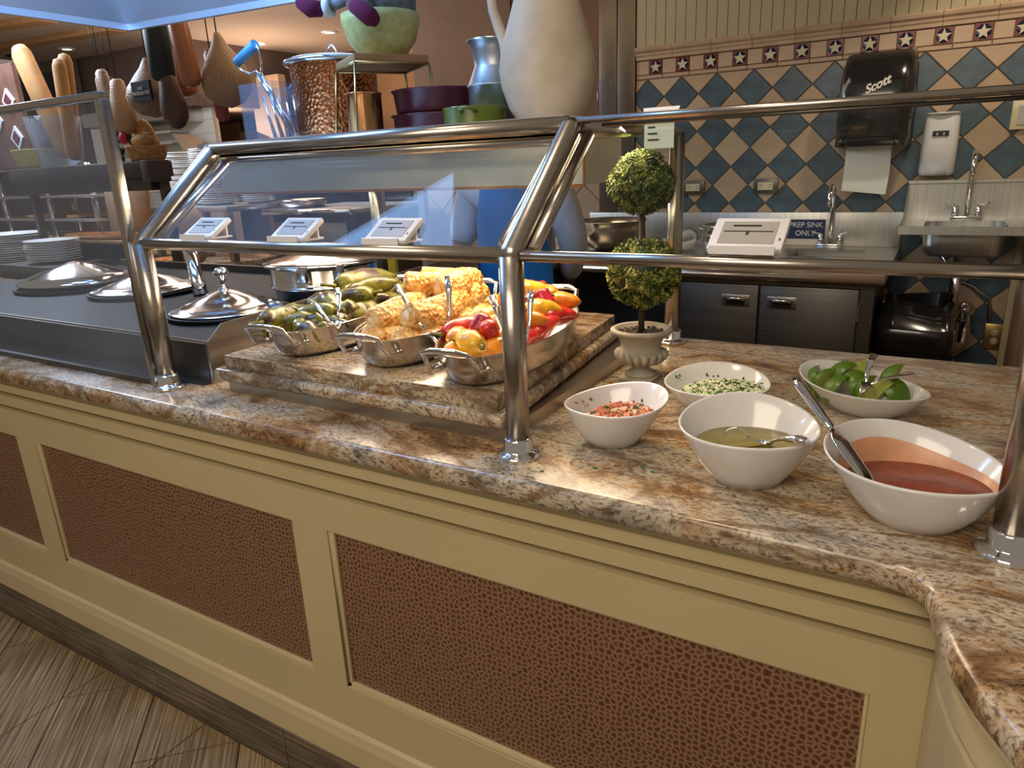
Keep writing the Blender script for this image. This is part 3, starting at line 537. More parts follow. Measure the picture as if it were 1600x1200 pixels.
# ------------------------------------------------------------------ salsa bowls
def bowl(label, c, a, b_, h, rot, lift, phi, base=.45):
    t = thing('salsa_bowl', label, 'bowl', (c[0], c[1], TOPZ), 'white asymmetric salsa bowls on the granite'); n = 56; R = []
    def ring(kr, kz, off=0):
        r = []
        for i in range(n):
            q = 2*PI*i/n; x, y = (a*kr+off)*math.cos(q), (b_*kr+off)*math.sin(q); tl = lift*math.cos(q+rot-phi)*kz + lift*.35*math.cos(2*(q+rot-phi))*kz
            X, Y = local(c, rot, x, y); sh_ = .10*a*kz*kz; r.append((X+sh_*math.cos(phi), Y+sh_*math.sin(phi), TOPZ+h*kz+tl))
        return r
    prof = [(base*.9, 0), (base, .0), (base+.03, .015), (.60, .20), (.75, .45), (.875, .72), (.98, .95), (1.0, 1.0)]
    for kr, kz in prof: R.append(ring(kr, kz))
    R.append(ring(1.0, 1.02, -.002)); R.append(ring(.985, .99, -.003))
    for kr, kz in [(.90, .76), (.76, .48), (.58, .24), (.42, .12), (.2, .09), (.01, .085)]: R.append(ring(kr, kz, -.004 if kr > .3 else 0))
    MB().rings(R).build('bowl_body', 'ceramic', t); return t
def surf(name, label, cat, c, a, b_, rot, z, mat, dz=.004, wob=.0012):
    m_ = MB(); m_.smooth = True; n = 48; R = []
    for k in (1, .93, .7, .4, .1, .005):
        R.append([(*local(c, rot, a*k*math.cos(2*PI*i/n), b_*k*math.sin(2*PI*i/n)), z+dz*(1-k)*.4+math.sin(i*PI/6+k*9)*wob*.3*(.3 < k < .95)) for i in range(n)])
    R.insert(0, [(p[0]+(c[0]-p[0])*.3, p[1]+(c[1]-p[1])*.3, z-.02) for p in R[0]]); o = m_.rings(R).build(name, mat, loc=(c[0], c[1], z)); tag(o, label, cat); return o
D = math.radians
B1 = ((-.440, 1.045), .088, .072, .074, D(20), .010, D(60)); bowl('white bowl of chopped tomato salsa beside the stainless post', *B1)
B2 = ((-.325, 1.270), .097, .080, .057, D(12), .010, D(100)); bowl('white bowl of chopped onion and cilantro in front of the topiary', *B2)
B3 = ((-.204, .995), .100, .088, .086, D(20), .012, D(110)); bowl('white bowl of smooth green salsa in the middle of the group', *B3)
B4 = ((-.080, 1.372), .112, .074, .055, D(-10), .013, D(140)); bowl('white elongated bowl of lime wedges farthest to the right rear', *B4)
B5 = ((.012, .962), .108, .090, .082, D(-8), .012, D(120)); bowl('large white bowl of red salsa at the right front', *B5)
surf('green_salsa', 'smooth olive green tomatillo salsa filling the middle bowl', 'salsa', (B3[0][0]+.003, B3[0][1]+.004), .078, .068, B3[4], TOPZ+.056, 'green_salsa')
surf('red_salsa', 'dark red chile salsa filling the large front bowl', 'salsa', (B5[0][0]+.003, B5[0][1]), .0825, .069, B5[4], TOPZ+.052, 'red_salsa')
sm = MB(); sm.smooth = True; R = []
cS, aS, bS, hS, rS, lS, pS = B5
for kr, kz in ((.72, .50), (.80, .60), (.86, .70), (.895, .78)):
    r_ = []
    for i in range(48):
        q = 2*PI*i/48; kz_ = kz+.03*math.sin(3*q+1)*(kz > .7); kr_ = kr+.03*.5*math.sin(3*q+1)*(kz > .7); x, y = (aS*kr_-.0062)*math.cos(q), (bS*kr_-.0062)*math.sin(q); X, Y = local(cS, rS, x, y); tl = lS*math.cos(q+rS-pS)*kz_+lS*.35*math.cos(2*(q+rS-pS))*kz_; sh_ = .10*aS*kz_*kz_
        r_.append((X+sh_*math.cos(pS), Y+sh_*math.sin(pS), TOPZ+hS*kz_+tl))
    R.append(r_)
tag(sm.rings(R, (False, False)).build('salsa_smear', 'salsa_smear', loc=(B5[0][0], B5[0][1], TOPZ+.05)), 'orange smear of red salsa on the inner wall of the large bowl', 'salsa', kind='stuff')
def heap(name, label, cat, c, a, b_, rot, z, n, size, mats, ecc=(0, 0), hh=.02, seed=5):
    r = random.Random(seed); m_ = MB()
    for i in range(n):
        q = r.uniform(0, 2*PI); k = math.sqrt(r.random()); x, y = a*k*math.cos(q), b_*k*math.sin(q); X, Y = local(c, rot, x, y)
        hgt = z+hh*(1-k*k)*r.uniform(.3, 1)+ecc[0]*x/a+ecc[1]*y/b_; s = size*r.uniform(.6, 1.25); w = r.random(); mi = 0
        for j, (p, _) in enumerate(mats):
            if w < p: mi = j; break
        m_.cur = mi; M = Matrix.Rotation(r.uniform(0, 6), 3, 'X') @ Matrix.Rotation(r.uniform(0, 6), 3, 'Z'); e = [s, s*r.uniform(.55, 1), s*r.uniform(.3, .8)]
        if 'cilantro' in mats[mi][1]: e = [s*1.3, s, s*.12]
        m_.add([tuple(M @ Vector((sx*e[0], sy*e[1], sz*e[2]))+Vector((X, Y, hgt))) for sx, sy, sz in [(-1, -1, -.7), (1, -.8, -1), (1, 1, -.8), (-.9, 1, -1), (-.8, -1, 1), (1, -1, .8), (.8, 1, 1), (-1, .8, .9)]], [(0, 3, 2, 1), (4, 5, 6, 7), (0, 1, 5, 4), (1, 2, 6, 5), (2, 3, 7, 6), (3, 0, 4, 7)], False)
    o = m_.build(name, [m2 for _, m2 in mats], loc=(c[0], c[1], z)); tag(o, label, cat, kind='stuff'); return o
heap('tomato_salsa', 'coarsely chopped tomato and onion salsa in the front left bowl', 'salsa', (B1[0][0]+.008, B1[0][1]-.002), .060, .046, B1[4], TOPZ+.044, 620, .0048, [(.55, 'tomato'), (.86, 'tomato_pale'), (.93, 'onion'), (1, 'cilantro')], (.009, .004), .020)
heap('onion_cilantro', 'diced white onion with chopped green cilantro in the rear bowl', 'topping', (B2[0][0]+.010, B2[0][1]), .078, .062, B2[4], TOPZ+.038, 1700, .0026, [(.76, 'onion'), (1, 'cilantro')], (.006, .004), .016, 8)
rs = random.Random(4)
for c, a, b_, rot, mats_, nm, n, zr in ((B1[0], .074, .058, B1[4], ['tomato', 'cilantro'], 'salsa bits stuck on the inner wall of the tomato salsa bowl', 12, (.045, .062)), (B2[0], .088, .068, B2[4], ['cilantro'], 'cilantro flecks stuck on the inner wall of the onion bowl', 14, (.042, .055))):
    m_ = MB()
    for i in range(n):
        q = rs.uniform(.3, 2.8); X, Y = local(c, rot, a*math.cos(q), b_*math.sin(q)); z = TOPZ+rs.uniform(*zr); m_.cur = i % len(mats_); m_.sphere((X, Y, z), .0024, 6, 4, (.9, .35, 1.5) if i % 3 else (1.5, .35, .6))
    tag(m_.build('salsa_bits', mats_, loc=(c[0], c[1], TOPZ+.05)), nm, 'salsa', kind='stuff')
m_ = MB()
for (x, y) in [(-.30, 1.02), (-.355, .965), (-.335, .955), (-.42, .93), (-.545, .90), (-.31, 1.10), (-.49, .885)]: m_.sphere((x, y, TOPZ+.0012), .004, 7, 4, (1, .7, .3))
tag(m_.build('cilantro_crumbs', 'cilantro', loc=(-.35, .97, TOPZ)), 'green crumbs spilled on the granite between the front bowls', 'crumbs', kind='stuff')
# limes
def lime():
    t = thing('lime_wedge', '', 'lime'); n = 10; L, r = .029, .023; R = []
    for j in range(n+1):
        a = -PI/2+PI*j/n; R.append([(L*math.sin(a), r*math.cos(a)*math.cos(q), r*math.cos(a)*math.sin(q)) for q in [D(-45+90*k/6) for k in range(7)]])
    m_ = MB(); vs_ = [p for q in R for p in q]; m_.add(vs_, [(j*7+k, j*7+k+1, j*7+k+8, j*7+k+7) for j in range(n) for k in range(6)], True); m_.build('rind', 'lime_rind', t)
    f = MB(); sp = [(L*.96*math.sin(-PI/2+PI*j/n), .003, 0) for j in range(n+1)]
    for k in (0, 6): f.add([R[j][k] for j in range(n+1)]+sp, [(j, j+1, n+2+j, n+1+j) for j in range(n)], True)
    f.build('flesh', 'lime_flesh', t); return t
LW = lime(); ll = [(-.065, .0, .040, .3, 1.2, 'lying rind up at the left front'), (-.085, .015, .038, 1.8, .4, 'against the left wall'), (-.045, .022, .052, .1, 1.9, 'arched at the back left'), (-.02, .005, .042, 2.2, 1.4, 'in the middle left'), (-.01, .03, .058, .8, .2, 'pale side up behind the tongs'), (.01, -.01, .040, 1.1, .6, 'in the middle'), (.04, .01, .038, 2.8, 1.0, 'under the spoon'), (.045, .018, .060, 1.0, 1.0, 'propped up at the right'), (-.04, -.02, .036, .6, 1.5, 'at the front'), (.03, -.022, .040, 0, .5, 'at the front right')]
for i, (x, y, z, a, b_, w) in enumerate(ll):
    p = local(B4[0], B4[4], x, y); place(LW, i == 0, (p[0], p[1], TOPZ+z), (b_, -PI/2*.6, a), 'green lime wedge %s of the rear right bowl' % w, 'lime wedges in the rear right bowl', (1.15, 1.3, 1.3))
# spoons
def spoon(label, bowlc, hend, hs=.0, mat='chrome', bw=.022, rot=0, name='serving_spoon'):
    t = thing(name, label, 'spoon', bowlc); b0, h0 = Vector(bowlc), Vector(hend); d = (h0-b0).normalized(); up = Vector((0, 0, 1)); s = d.cross(up).normalized(); u = s.cross(d).normalized(); n = 20; R = []
    for k, z in ((1, .0), (.85, -.006), (.5, -.010), (.02, -.011)): R.append([tuple(b0+d*1.35*bw*k*math.cos(2*PI*i/n)+s*bw*k*math.sin(2*PI*i/n)+u*z) for i in range(n)])
    R2 = [[tuple(Vector(p)+u*.0012) for p in r] for r in R[::-1]]; MB().rings(R+R2, (False, False)).build('spoon_bowl', mat, t)
    p0 = b0+d*1.3*bw; L = (h0-p0).length; m_ = MB(); m_.smooth = True; m_.tube([p0, p0+d*L*.15+u*.004, p0+d*L*.45+u*.006, p0+d*L*.5+u*.006, p0+d*L*.85+u*.003, h0], [.004, .0035, .0045, .0075, .0085, .006], 10, flat=.7); m_.build('handle', mat, t); return t
spoon('silver spoon lying in the green salsa with its handle over the right rim', (-.195, .985, TOPZ+.060), (-.118, .950, TOPZ+.090))
o = MB(); o.smooth = True; o.tube(arc((-.245, 1.012, TOPZ+.058), (-.208, 1.018, TOPZ+.058), .012, 8), .0012, 6); tag(o.build('spoon_rim', 'chrome', loc=(-.225, 1.015, TOPZ+.058)), 'thin curved spoon edge breaking the surface of the green salsa', 'spoon')
kn = thing('salsa_ladle', 'long-handled silver ladle leaning from the red salsa bowl to the left', 'ladle', (-.03, .94, TOPZ+.05))
A, Bq = Vector((-.027, .905, TOPZ+.053)), Vector((-.152, 1.035, TOPZ+.150)); dd = (Bq-A)
m_ = MB(); m_.smooth = True; m_.tube([A+dd*.52, A+dd*.54, A+dd*.62, A+dd*.93, A+dd*1.0], [.0035, .0065, .0062, .0085, .006], 12, flat=.8); m_.build('handle', 'chrome', kn)
m_ = MB(); m_.smooth = True; m_.tube([A, A+dd*.15, A+dd*.40, A+dd*.53], [.003, .010, .012, .005], 12, flat=.25); m_.build('blade', 'chrome', kn)
tongs('small steel tongs with a spoon end resting in the lime bowl', [(-.072, 1.315, 1.024), (-.055, 1.33, 1.033), (-.032, 1.345, 1.036), (-.01, 1.36, 1.040)], [(-.078, 1.318, 1.026), (-.080, 1.345, 1.040), (-.078, 1.365, 1.052), (-.074, 1.38, 1.062)], (-.082, 1.306, 1.012))
# ------------------------------------------------------------------ topiary
tp = thing('potted_topiary', 'two-ball boxwood topiary in a fluted stone urn beside the riser', 'plant', (-.527, 1.414, TOPZ)); tc = (-.527, 1.414, TOPZ)
MB().box(-.565, -.489, 1.376, 1.452, TOPZ, TOPZ+.008).build('urn_foot', 'urn_stone', tp, bevel=.002)
urn_ = MB().lathe([(0, .008), (.034, .008), (.034, .014), (.022, .019), (.018, .028), (.021, .032), (.033, .036), (.047, .048), (.051, .058), (.049, .064), (.043, .068), (.044, .082), (.052, .096), (.062, .103), (.066, .106), (.066, .111), (.060, .114), (.054, .111), (.050, .100), (0, .098)], tc, 48).build('urn', 'urn_stone', tp)
m_ = MB(); m_.smooth = True
for k in range(18):
    a = 2*PI*k/18; m_.tube([(tc[0]+r*math.cos(a), tc[1]+r*math.sin(a), TOPZ+z) for r, z in ((.026, .034), (.041, .041), (.051, .052), (.0525, .060), (.048, .065))], [.002, .0055, .0075, .0065, .002], 7)
m_.build('gadroons', 'urn_stone', urn_)
m_ = MB(); r = random.Random(2)
for i in range(260):
    a, k = r.uniform(0, 6.3), math.sqrt(r.random())*.048; m_.sphere((tc[0]+k*math.cos(a), tc[1]+k*math.sin(a), TOPZ+.100+r.uniform(0, .005)), r.uniform(.002, .005), 5, 4)
tag(m_.build('soil', 'soil', tp), kind='stuff')
m_ = MB(); m_.smooth = True; m_.tube([(tc[0], tc[1], TOPZ+.098), (tc[0]-.001, tc[1], 1.18), (tc[0]-.002, tc[1], 1.37)], .0065, 10); m_.build('stem', 'stem_bark', tp)
def ball(name, c, rx, rz_, n, mat, seed):
    r = random.Random(seed); m_ = MB(); m_.cur = 1; m_.sphere(c, rx*.80, 20, 12, (1, 1, rz_/rx)); m_.cur = 0  # dark core colour stands in for the shade between leaves
    clumps = [(Vector((r.gauss(0, 1), r.gauss(0, 1), r.gauss(0, 1))).normalized(), r.uniform(.03, .11)) for _ in range(150)]
    for i in range(n):
        d, amp = clumps[r.randrange(150)]; v = (d+Vector((r.gauss(0, .13), r.gauss(0, .13), r.gauss(0, .13)))).normalized(); k = .84+amp*r.uniform(0, 1.9)
        p = Vector((c[0]+v.x*rx*k, c[1]+v.y*rx*k, c[2]+v.z*rz_*k)); s = r.uniform(.0026, .0046); t1 = v.orthogonal().normalized(); t1.rotate(Matrix.Rotation(r.uniform(0, 6.3), 3, v)); nrm = (v+Vector((r.uniform(-1, 1), r.uniform(-1, 1), r.uniform(-.5, 1)))*.8).normalized(); t2 = nrm.cross(t1).normalized(); t1 = (t1+v*.7).normalized()
        m_.add([p-t1*s, p+t2*s*.55, p+t1*s, p-t2*s*.55], [(0, 1, 2, 3)], False)
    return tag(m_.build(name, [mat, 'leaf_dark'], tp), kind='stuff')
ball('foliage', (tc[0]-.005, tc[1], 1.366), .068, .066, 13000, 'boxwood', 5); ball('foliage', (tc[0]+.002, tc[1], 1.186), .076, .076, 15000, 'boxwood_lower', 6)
# ------------------------------------------------------------------ display items on the shelf
SZ = 1.493
def lth(name, label, cat, c, prof, mat, n=40, **k):
    t = thing(name, label, cat, c); MB().lathe(prof, c, n, **k).build('body', mat, t); return t
pt = thing('pitcher', 'large rough cream ceramic pitcher with a side handle', 'pitcher', (-.785, 1.50, SZ)); pc = (-.785, 1.50, SZ)
MB().lathe([(0, 0), (.058, 0), (.066, .004), (.088, .04), (.103, .085), (.107, .12), (.101, .16), (.088, .20), (.072, .25), (.060, .29), (.055, .33), (.060, .36), (.066, .38), (.061, .38), (.05, .33), (0, .30)], pc, 48).build('body', 'pitcher', pt)
m_ = MB(); m_.smooth = True; m_.tube([(pc[0]+x, pc[1]-.01, pc[2]+z) for x, z in ((-.085, .148), (-.098, .165), (-.103, .185), (-.115, .215), (-.128, .25), (-.132, .29), (-.118, .33), (-.085, .36), (-.052, .355))], [.012, .014, .012, .012, .011, .011, .011, .011, .010], 12); m_.build('handle', 'pitcher', pt)
mk = thing('milk_can', 'dull galvanised metal milk can behind the green casserole', 'can', (-.955, 1.56, SZ)); mc = (-.955, 1.56, SZ)
MB().lathe([(0, 0), (.068, 0), (.068, .098), (.071, .100), (.071, .103), (.068, .105), (.052, .142), (.050, .146), (.054, .178), (.062, .196), (.065, .198), (.065, .202), (.058, .199), (.048, .15), (0, .14)], mc, 44).build('body', 'galvanised', mk)
MB().lathe([(.066, -.002), (.0685, 0), (.066, .002)], (mc[0], mc[1], SZ+.20), 44, close=(False, False)).build('rim_roll', 'chrome', mk)
gc = thing('casserole_dish', 'small olive green glazed dish with tab handles', 'dish', (-.945, 1.445, SZ))
MB().lathe([(0, 0), (.066, 0), (.071, .01), (.073, .044), (.075, .048), (.070, .048), (.067, .01), (0, .006)], (-.945, 1.445, SZ), 40).build('body', 'olive_glaze', gc)
for a in (D(-70), D(150)):
    m_ = MB(); m_.smooth = True; q = [(.072, -.22, .036), (.088, -.18, .041), (.093, 0, .043), (.088, .18, .041), (.072, .22, .036)]; m_.tube([(-.945+r*math.cos(a+d_), 1.445+r*math.sin(a+d_), SZ+z) for r, d_, z in q], [.007]*5, 8, flat=.6); m_.build('handle', 'olive_glaze', gc)
for k, (z0, lb) in enumerate(((0, 'lower of two stacked maroon tubs under the wire stand'), (.052, 'upper of two stacked maroon tubs under the wire stand'))):
    lth('maroon_tub', lb, 'tub', (-1.155, 1.60, SZ+z0), [(0, 0), (.112, 0), (.120, .008), (.122, .045), (.128, .048), (.128, .0515), (.120, .0515), (.115, .01), (0, .008)] if k == 0 else [(0, .0005), (.108, .0005), (.112, .006), (.118, .052), (.123, .055), (.123, .058), (.115, .058), (.108, .01), (0, .008)], 'maroon')['group'] = 'stacked maroon tubs'
cp = thing('hammered_pot', 'tall hammered copper pot with steel lid', 'pot', (-1.475, 1.56, SZ)); cc = (-1.475, 1.56, SZ)
MB().lathe([(0, 0), (.106, 0), (.110, .006), (.116, .195), (.118, .20)], cc, 48).build('body', 'hammered_copper', cp)
cl_ = MB().lathe([(.119, .196), (.129, .198), (.131, .203), (.128, .208), (.11, .214), (.06, .222), (0, .225)], cc, 48, close=(False, True)).build('lid', 'polished_lid', cp)
m_ = MB(); m_.smooth = True; m_.tube(arc((cc[0]-.024, cc[1], SZ+.222), (cc[0]+.024, cc[1], SZ+.222), .026, 10), .0032, 8); m_.build('lid_handle', 'chrome', cl_)
m_ = MB(); m_.smooth = True; m_.tube(arc((cc[0]-.115, cc[1]-.03, SZ+.17), (cc[0]-.115, cc[1]+.03, SZ+.17), .03, 8, Vector((-1, 0, .2))), .004, 8); m_.build('side_handle', 'chrome', cp)
lth('copper_tumbler', 'small smooth copper tumbler in front of the hammered pot', 'cup', (-1.262, 1.43, SZ), [(0, 0), (.040, 0), (.043, .004), (.044, .098), (.046, .102), (.043, .104), (.041, .10), (.039, .006), (0, .004)], 'copper')
ac = thing('utensil_jar', 'clear square acrylic jar on the left end of the shelf', 'jar', (-1.60, 1.47, SZ)); m_ = MB(); x0, x1, y0, y1, H_ = -1.675, -1.545, 1.40, 1.53, .155
for q in ((x0, x1, y0, y0+.004), (x0, x1, y1-.004, y1), (x0, x0+.004, y0+.004, y1-.004), (x1-.004, x1, y0+.004, y1-.004)): m_.box(*q, SZ, SZ+H_)
m_.box(x0+.004, x1-.004, y0+.004, y1-.004, SZ, SZ+.010); m_.build('jar_walls', 'acrylic', ac)
ms = thing('dough_scoop', 'large chrome scoop with a blue D-shaped grip standing in the jar', 'utensil', (-1.60, 1.46, SZ+.05))
P0, P1 = Vector((-1.565, 1.47, SZ+.02)), Vector((-1.665, 1.47, SZ+.185)); m_ = MB(); m_.smooth = True
m_.tube([P0, P0.lerp(P1, .3), P0.lerp(P1, .7), P1], [.010, .006, .007, .011], 12); m_.tube([(-1.54, 1.475, SZ+.012), (-1.60, 1.475, SZ+.09), (-1.655, 1.475, SZ+.15)], .005, 10); m_.tube(arc((-1.60, 1.45, SZ+.09), (-1.64, 1.45, SZ+.165), .018, 8, Vector((1, 0, .5))), .003, 8)
m_.build('shaft', 'chrome', ms); m_ = MB(); m_.smooth = True
g0, g1 = Vector((-1.748, 1.47, SZ+.225)), Vector((-1.665, 1.47, SZ+.262)); m_.tube([g0, g0+Vector((.012, 0, -.022)), g0+Vector((.045, 0, -.036)), P1+Vector((-.012, 0, .010)), P1, P1+Vector((.012, 0, .012)), g1+Vector((.012, 0, -.03)), g1+Vector((.008, 0, -.01)), g1], .0035, 10); m_.build('grip_frame', 'chrome', ms)
m_ = MB(); m_.smooth = True; m_.tube([g0, g1], .0135, 16); m_.build('grip', 'blue_plastic', ms)
for k in range(5):
    m_ = MB(); m_.smooth = True; x = -1.60+.014*k; m_.tube([(x+.012, 1.43+.012*k, SZ+.012), (x-.01, 1.435+.012*k, SZ+.07), (x-.03+.004*k, 1.44+.01*k, SZ+.125)], [.006, .0035, .003], 8); tag(m_.build('wire_whisk' if k % 2 else 'steel_spoon', 'chrome', loc=(x, 1.44, SZ+.012)), 'thin chrome %s handle leaning inside the acrylic jar, %s' % ('whisk' if k % 2 else 'spoon', ['leftmost', 'second from the left', 'in the middle', 'second from the right', 'rightmost'][k]), 'utensil', 'utensils in the acrylic jar')
m_ = MB(); m_.smooth = True; m_.tube([(-1.585, 1.50, SZ+.145), (-1.565, 1.50, SZ+.162), (-1.548, 1.50, SZ+.164)], .004, 8); tag(m_.build('blue_hook', 'blue_plastic', loc=(-1.57, 1.5, SZ+.14)), 'small blue plastic handle poking out of the acrylic jar', 'utensil')
ws = thing('riser_stand', 'square wooden riser on gold wire legs over the tumbler', 'stand', (-1.255, 1.52, SZ)); a_ = .105; zc = SZ+.168
sq = [(-1.255+1.25*a_*math.cos(t_), 1.50+1.25*a_*math.sin(t_)) for t_ in (D(-78), D(12), D(102), D(192))]
MB().prism(sq, zc, zc+.018).build('board', 'wood_light', ws, bevel=.002); m_ = MB(); m_.smooth = True
for i in range(4): p, q = sq[i], sq[(i+1) % 4]; m_.tube([(p[0], p[1], zc-.002), (q[0], q[1], zc-.002)], .0028, 8)
m_.build('wire_frame', 'brass', ws)
for i in range(4): p = sq[i]; m_ = MB(); m_.smooth = True; m_.tube([(p[0], p[1], zc-.002), (p[0]+(p[0]+1.255)*.16, p[1]+(p[1]-1.50)*.16, SZ+.002)], .003, 8); m_.build('leg', 'brass', ws)
zb = zc+.018
lth('green_bowl', 'pale green textured bowl holding a plush on top of the wooden riser', 'bowl', (-1.245, 1.50, zb), [(0, 0), (.052, 0), (.056, .004), (.083, .038), (.095, .078), (.096, .098), (.092, .098), (.088, .07), (.07, .03), (0, .015)], 'celadon')
pl = thing('plush_toy', 'stuffed winter doll with plum mittens and furry cuffs sitting in the green bowl', 'plush', (-1.24, 1.50, zb+.03)); bz = zb
MB().sphere((-1.235, 1.52, bz+.125), .07, 20, 12, (1, 1, .9)).build('body', 'plush_grey', pl)
MB().sphere((-1.235, 1.52, bz+.215), .045, 18, 12).build('head', 'fur_white', pl)
for nm, q, mt, c_ in (('mitten', 'a', 'mitten', [(-1.362, 1.42, bz+.115), (-1.385, 1.41, bz+.118), (-1.408, 1.41, bz+.135), (-1.415, 1.41, bz+.160)]), ('mitten', 'b', 'mitten', [(-1.222, 1.385, bz+.098), (-1.195, 1.38, bz+.085), (-1.172, 1.378, bz+.068), (-1.158, 1.38, bz+.058)])):
    m_ = MB(); m_.smooth = True; m_.tube(c_, [.017, .021, .021, .013], 14); m_.build('mitten', 'mitten', pl)
for c_ in ([(-1.335, 1.43, bz+.118), (-1.352, 1.425, bz+.116)], [(-1.232, 1.40, bz+.110), (-1.226, 1.39, bz+.103)]): m_ = MB(); m_.smooth = True; m_.tube(c_, .021, 14); m_.build('cuff', 'fur_white', pl)
for c_ in ([(-1.25, 1.49, bz+.15), (-1.29, 1.45, bz+.135), (-1.335, 1.43, bz+.119)], [(-1.24, 1.47, bz+.15), (-1.235, 1.42, bz+.125), (-1.231, 1.403, bz+.112)]): m_ = MB(); m_.smooth = True; m_.tube(c_, .012, 10); m_.build('arm', 'plush_grey', pl)
gb = thing('glass_bottle', 'clear glass bottle with a wire neck behind the pitcher', 'bottle', (-.735, 1.70, SZ))
MB().lathe([(0, 0), (.020, 0), (.021, .004), (.021, .075), (.018, .082), (.016, .084), (.018, .088), (.018, .094), (.016, .096), (.018, .10), (.018, .106), (0, .108)], (-.735, 1.70, SZ), 20).build('body', 'acrylic', gb)
# ------------------------------------------------------------------ soup wells, lids
bx = thing('warmer_housing', 'black counter warmer with stainless splash wall left of the riser', 'food warmer', (-2.0, 1.5, TOPZ))
m_ = MB(); m_.box(-2.58, -1.418, .985, .989, TOPZ, 1.050); m_.box(-2.58, -1.418, .965, .985, TOPZ, .9585); m_.build('front_wall', 'steel_dark', bx)
m_ = MB(); m_.add([(-1.410, .985, TOPZ), (-1.410, 2.1, TOPZ), (-1.410, 2.1, 1.125), (-1.410, 1.03, 1.090), (-1.410, .985, 1.055), (-1.406, .985, TOPZ), (-1.406, 2.1, TOPZ), (-1.406, 2.1, 1.125), (-1.406, 1.03, 1.090), (-1.406, .985, 1.055)], [(0, 1, 2, 3, 4), (9, 8, 7, 6, 5), (0, 4, 9, 5), (4, 3, 8, 9), (3, 2, 7, 8)], False); m_.build('side_splash', 'steel_sheet', bx)
MB().box(-3.6, -1.412, 1.13, 2.1, TOPZ, 1.000).build('well_deck', 'black_metal', bx); MB().box(-3.6, -1.412, 1.125, 1.13, TOPZ, 1.006).build('deck_edge', 'steel_sheet', bx); MB().box(-3.6, -1.412, 2.10, 2.12, TOPZ, 1.03).build('rear_wall', 'steel_dark', bx)
def lidded(label, c, r, z, knob=True, inv=False):
    t = thing('lidded_well', label, 'lid', (c[0], c[1], z), 'polished lids on the soup wells')
    MB().lathe([(r*.98, -.02), (r*1.07, -.005), (r*1.09, .0), (r*1.07, .003), (r*1.0, .002), (r*.97, -.02)], (c[0], c[1], z), 56, close=(False, False)).build('well_rim', 'black_metal', t)
    pr = [(0, .003), (r*1.0, .003), (r*1.03, .006), (r*1.0, .010), (r*.90, .011), (r*.84, .018), (r*.78, .022), (r*.70, .023), (r*.5, .040), (r*.3, .054), (r*.12, .064), (0, .067)]
    if inv: pr = [(0, .003), (r*.9, .003), (r*1.03, .02), (r*.8, .045), (r*.4, .075), (r*.1, .095), (0, .096)]
    ld_ = MB().lathe(pr, (c[0], c[1], z), 64).build('lid', 'polished_lid', t)
    if knob: MB().lathe([(.016, .064), (.016, .068), (.008, .072), (.007, .088), (.012, .100), (.022, .112), (.024, .120), (.018, .130), (.006, .134), (0, .134)], (c[0], c[1], z), 28, close=(False, True)).build('knob', 'chrome', ld_)
    return t
lidded('round polished lid with a knob nearest the riser', (-1.905, 1.425), .165, 1.012); lidded('polished lid half behind the left post', (-2.60, 1.605), .190, 1.012); lidded('low conical lid behind the hazy glass screen, no knob', (-3.06, 1.60), .215, 1.010, False, True)
m_ = MB(); m_.smooth = True; m_.box(-1.76, -1.70, 1.47, 1.495, 1.02, 1.036); tag(m_.build('ladle_handle', 'pan_steel', loc=(-1.73, 1.48, 1.02)), 'short square steel handle sticking out of the nearest lid', 'handle')
m_ = MB(); m_.smooth = True; m_.tube([(-2.30, 1.62, 1.00), (-2.37, 1.66, 1.10), (-2.42, 1.69, 1.17)], [.026, .022, .030], 14, flat=.5); m_.build('lamp_stem', 'chrome', thing('chrome_upright', 'flared chrome upright between the two left lids', 'post', (-2.3, 1.62, 1.0)))
cz = thing('soup_kettle', 'round stainless soup kettle with hinged lid behind the riser', 'pot', (-1.845, 1.80, 1.0)); kc = (-1.845, 1.80, 1.0)
MB().lathe([(0, 0), (.172, 0), (.172, .036), (.188, .040), (.190, .045), (.186, .050), (.182, .055), (.182, .105), (.178, .112), (0, .112)], kc, 56).build('kettle_body', 'pan_steel', cz)
kl_ = MB().lathe([(.0, .113), (.20, .113), (.206, .118), (.203, .124), (.18, .128), (.16, .134), (.14, .136), (.08, .150), (.03, .156), (0, .157)], kc, 56).build('kettle_lid', 'polished_lid', cz)
for x_, y_ in ((-1.76, 1.622), (-1.675, 1.70)): MB().box(x_-.02, x_+.02, y_-.012, y_+.004, 1.075, 1.125).build('hinge_clip', 'pan_steel', kl_, bevel=.003)
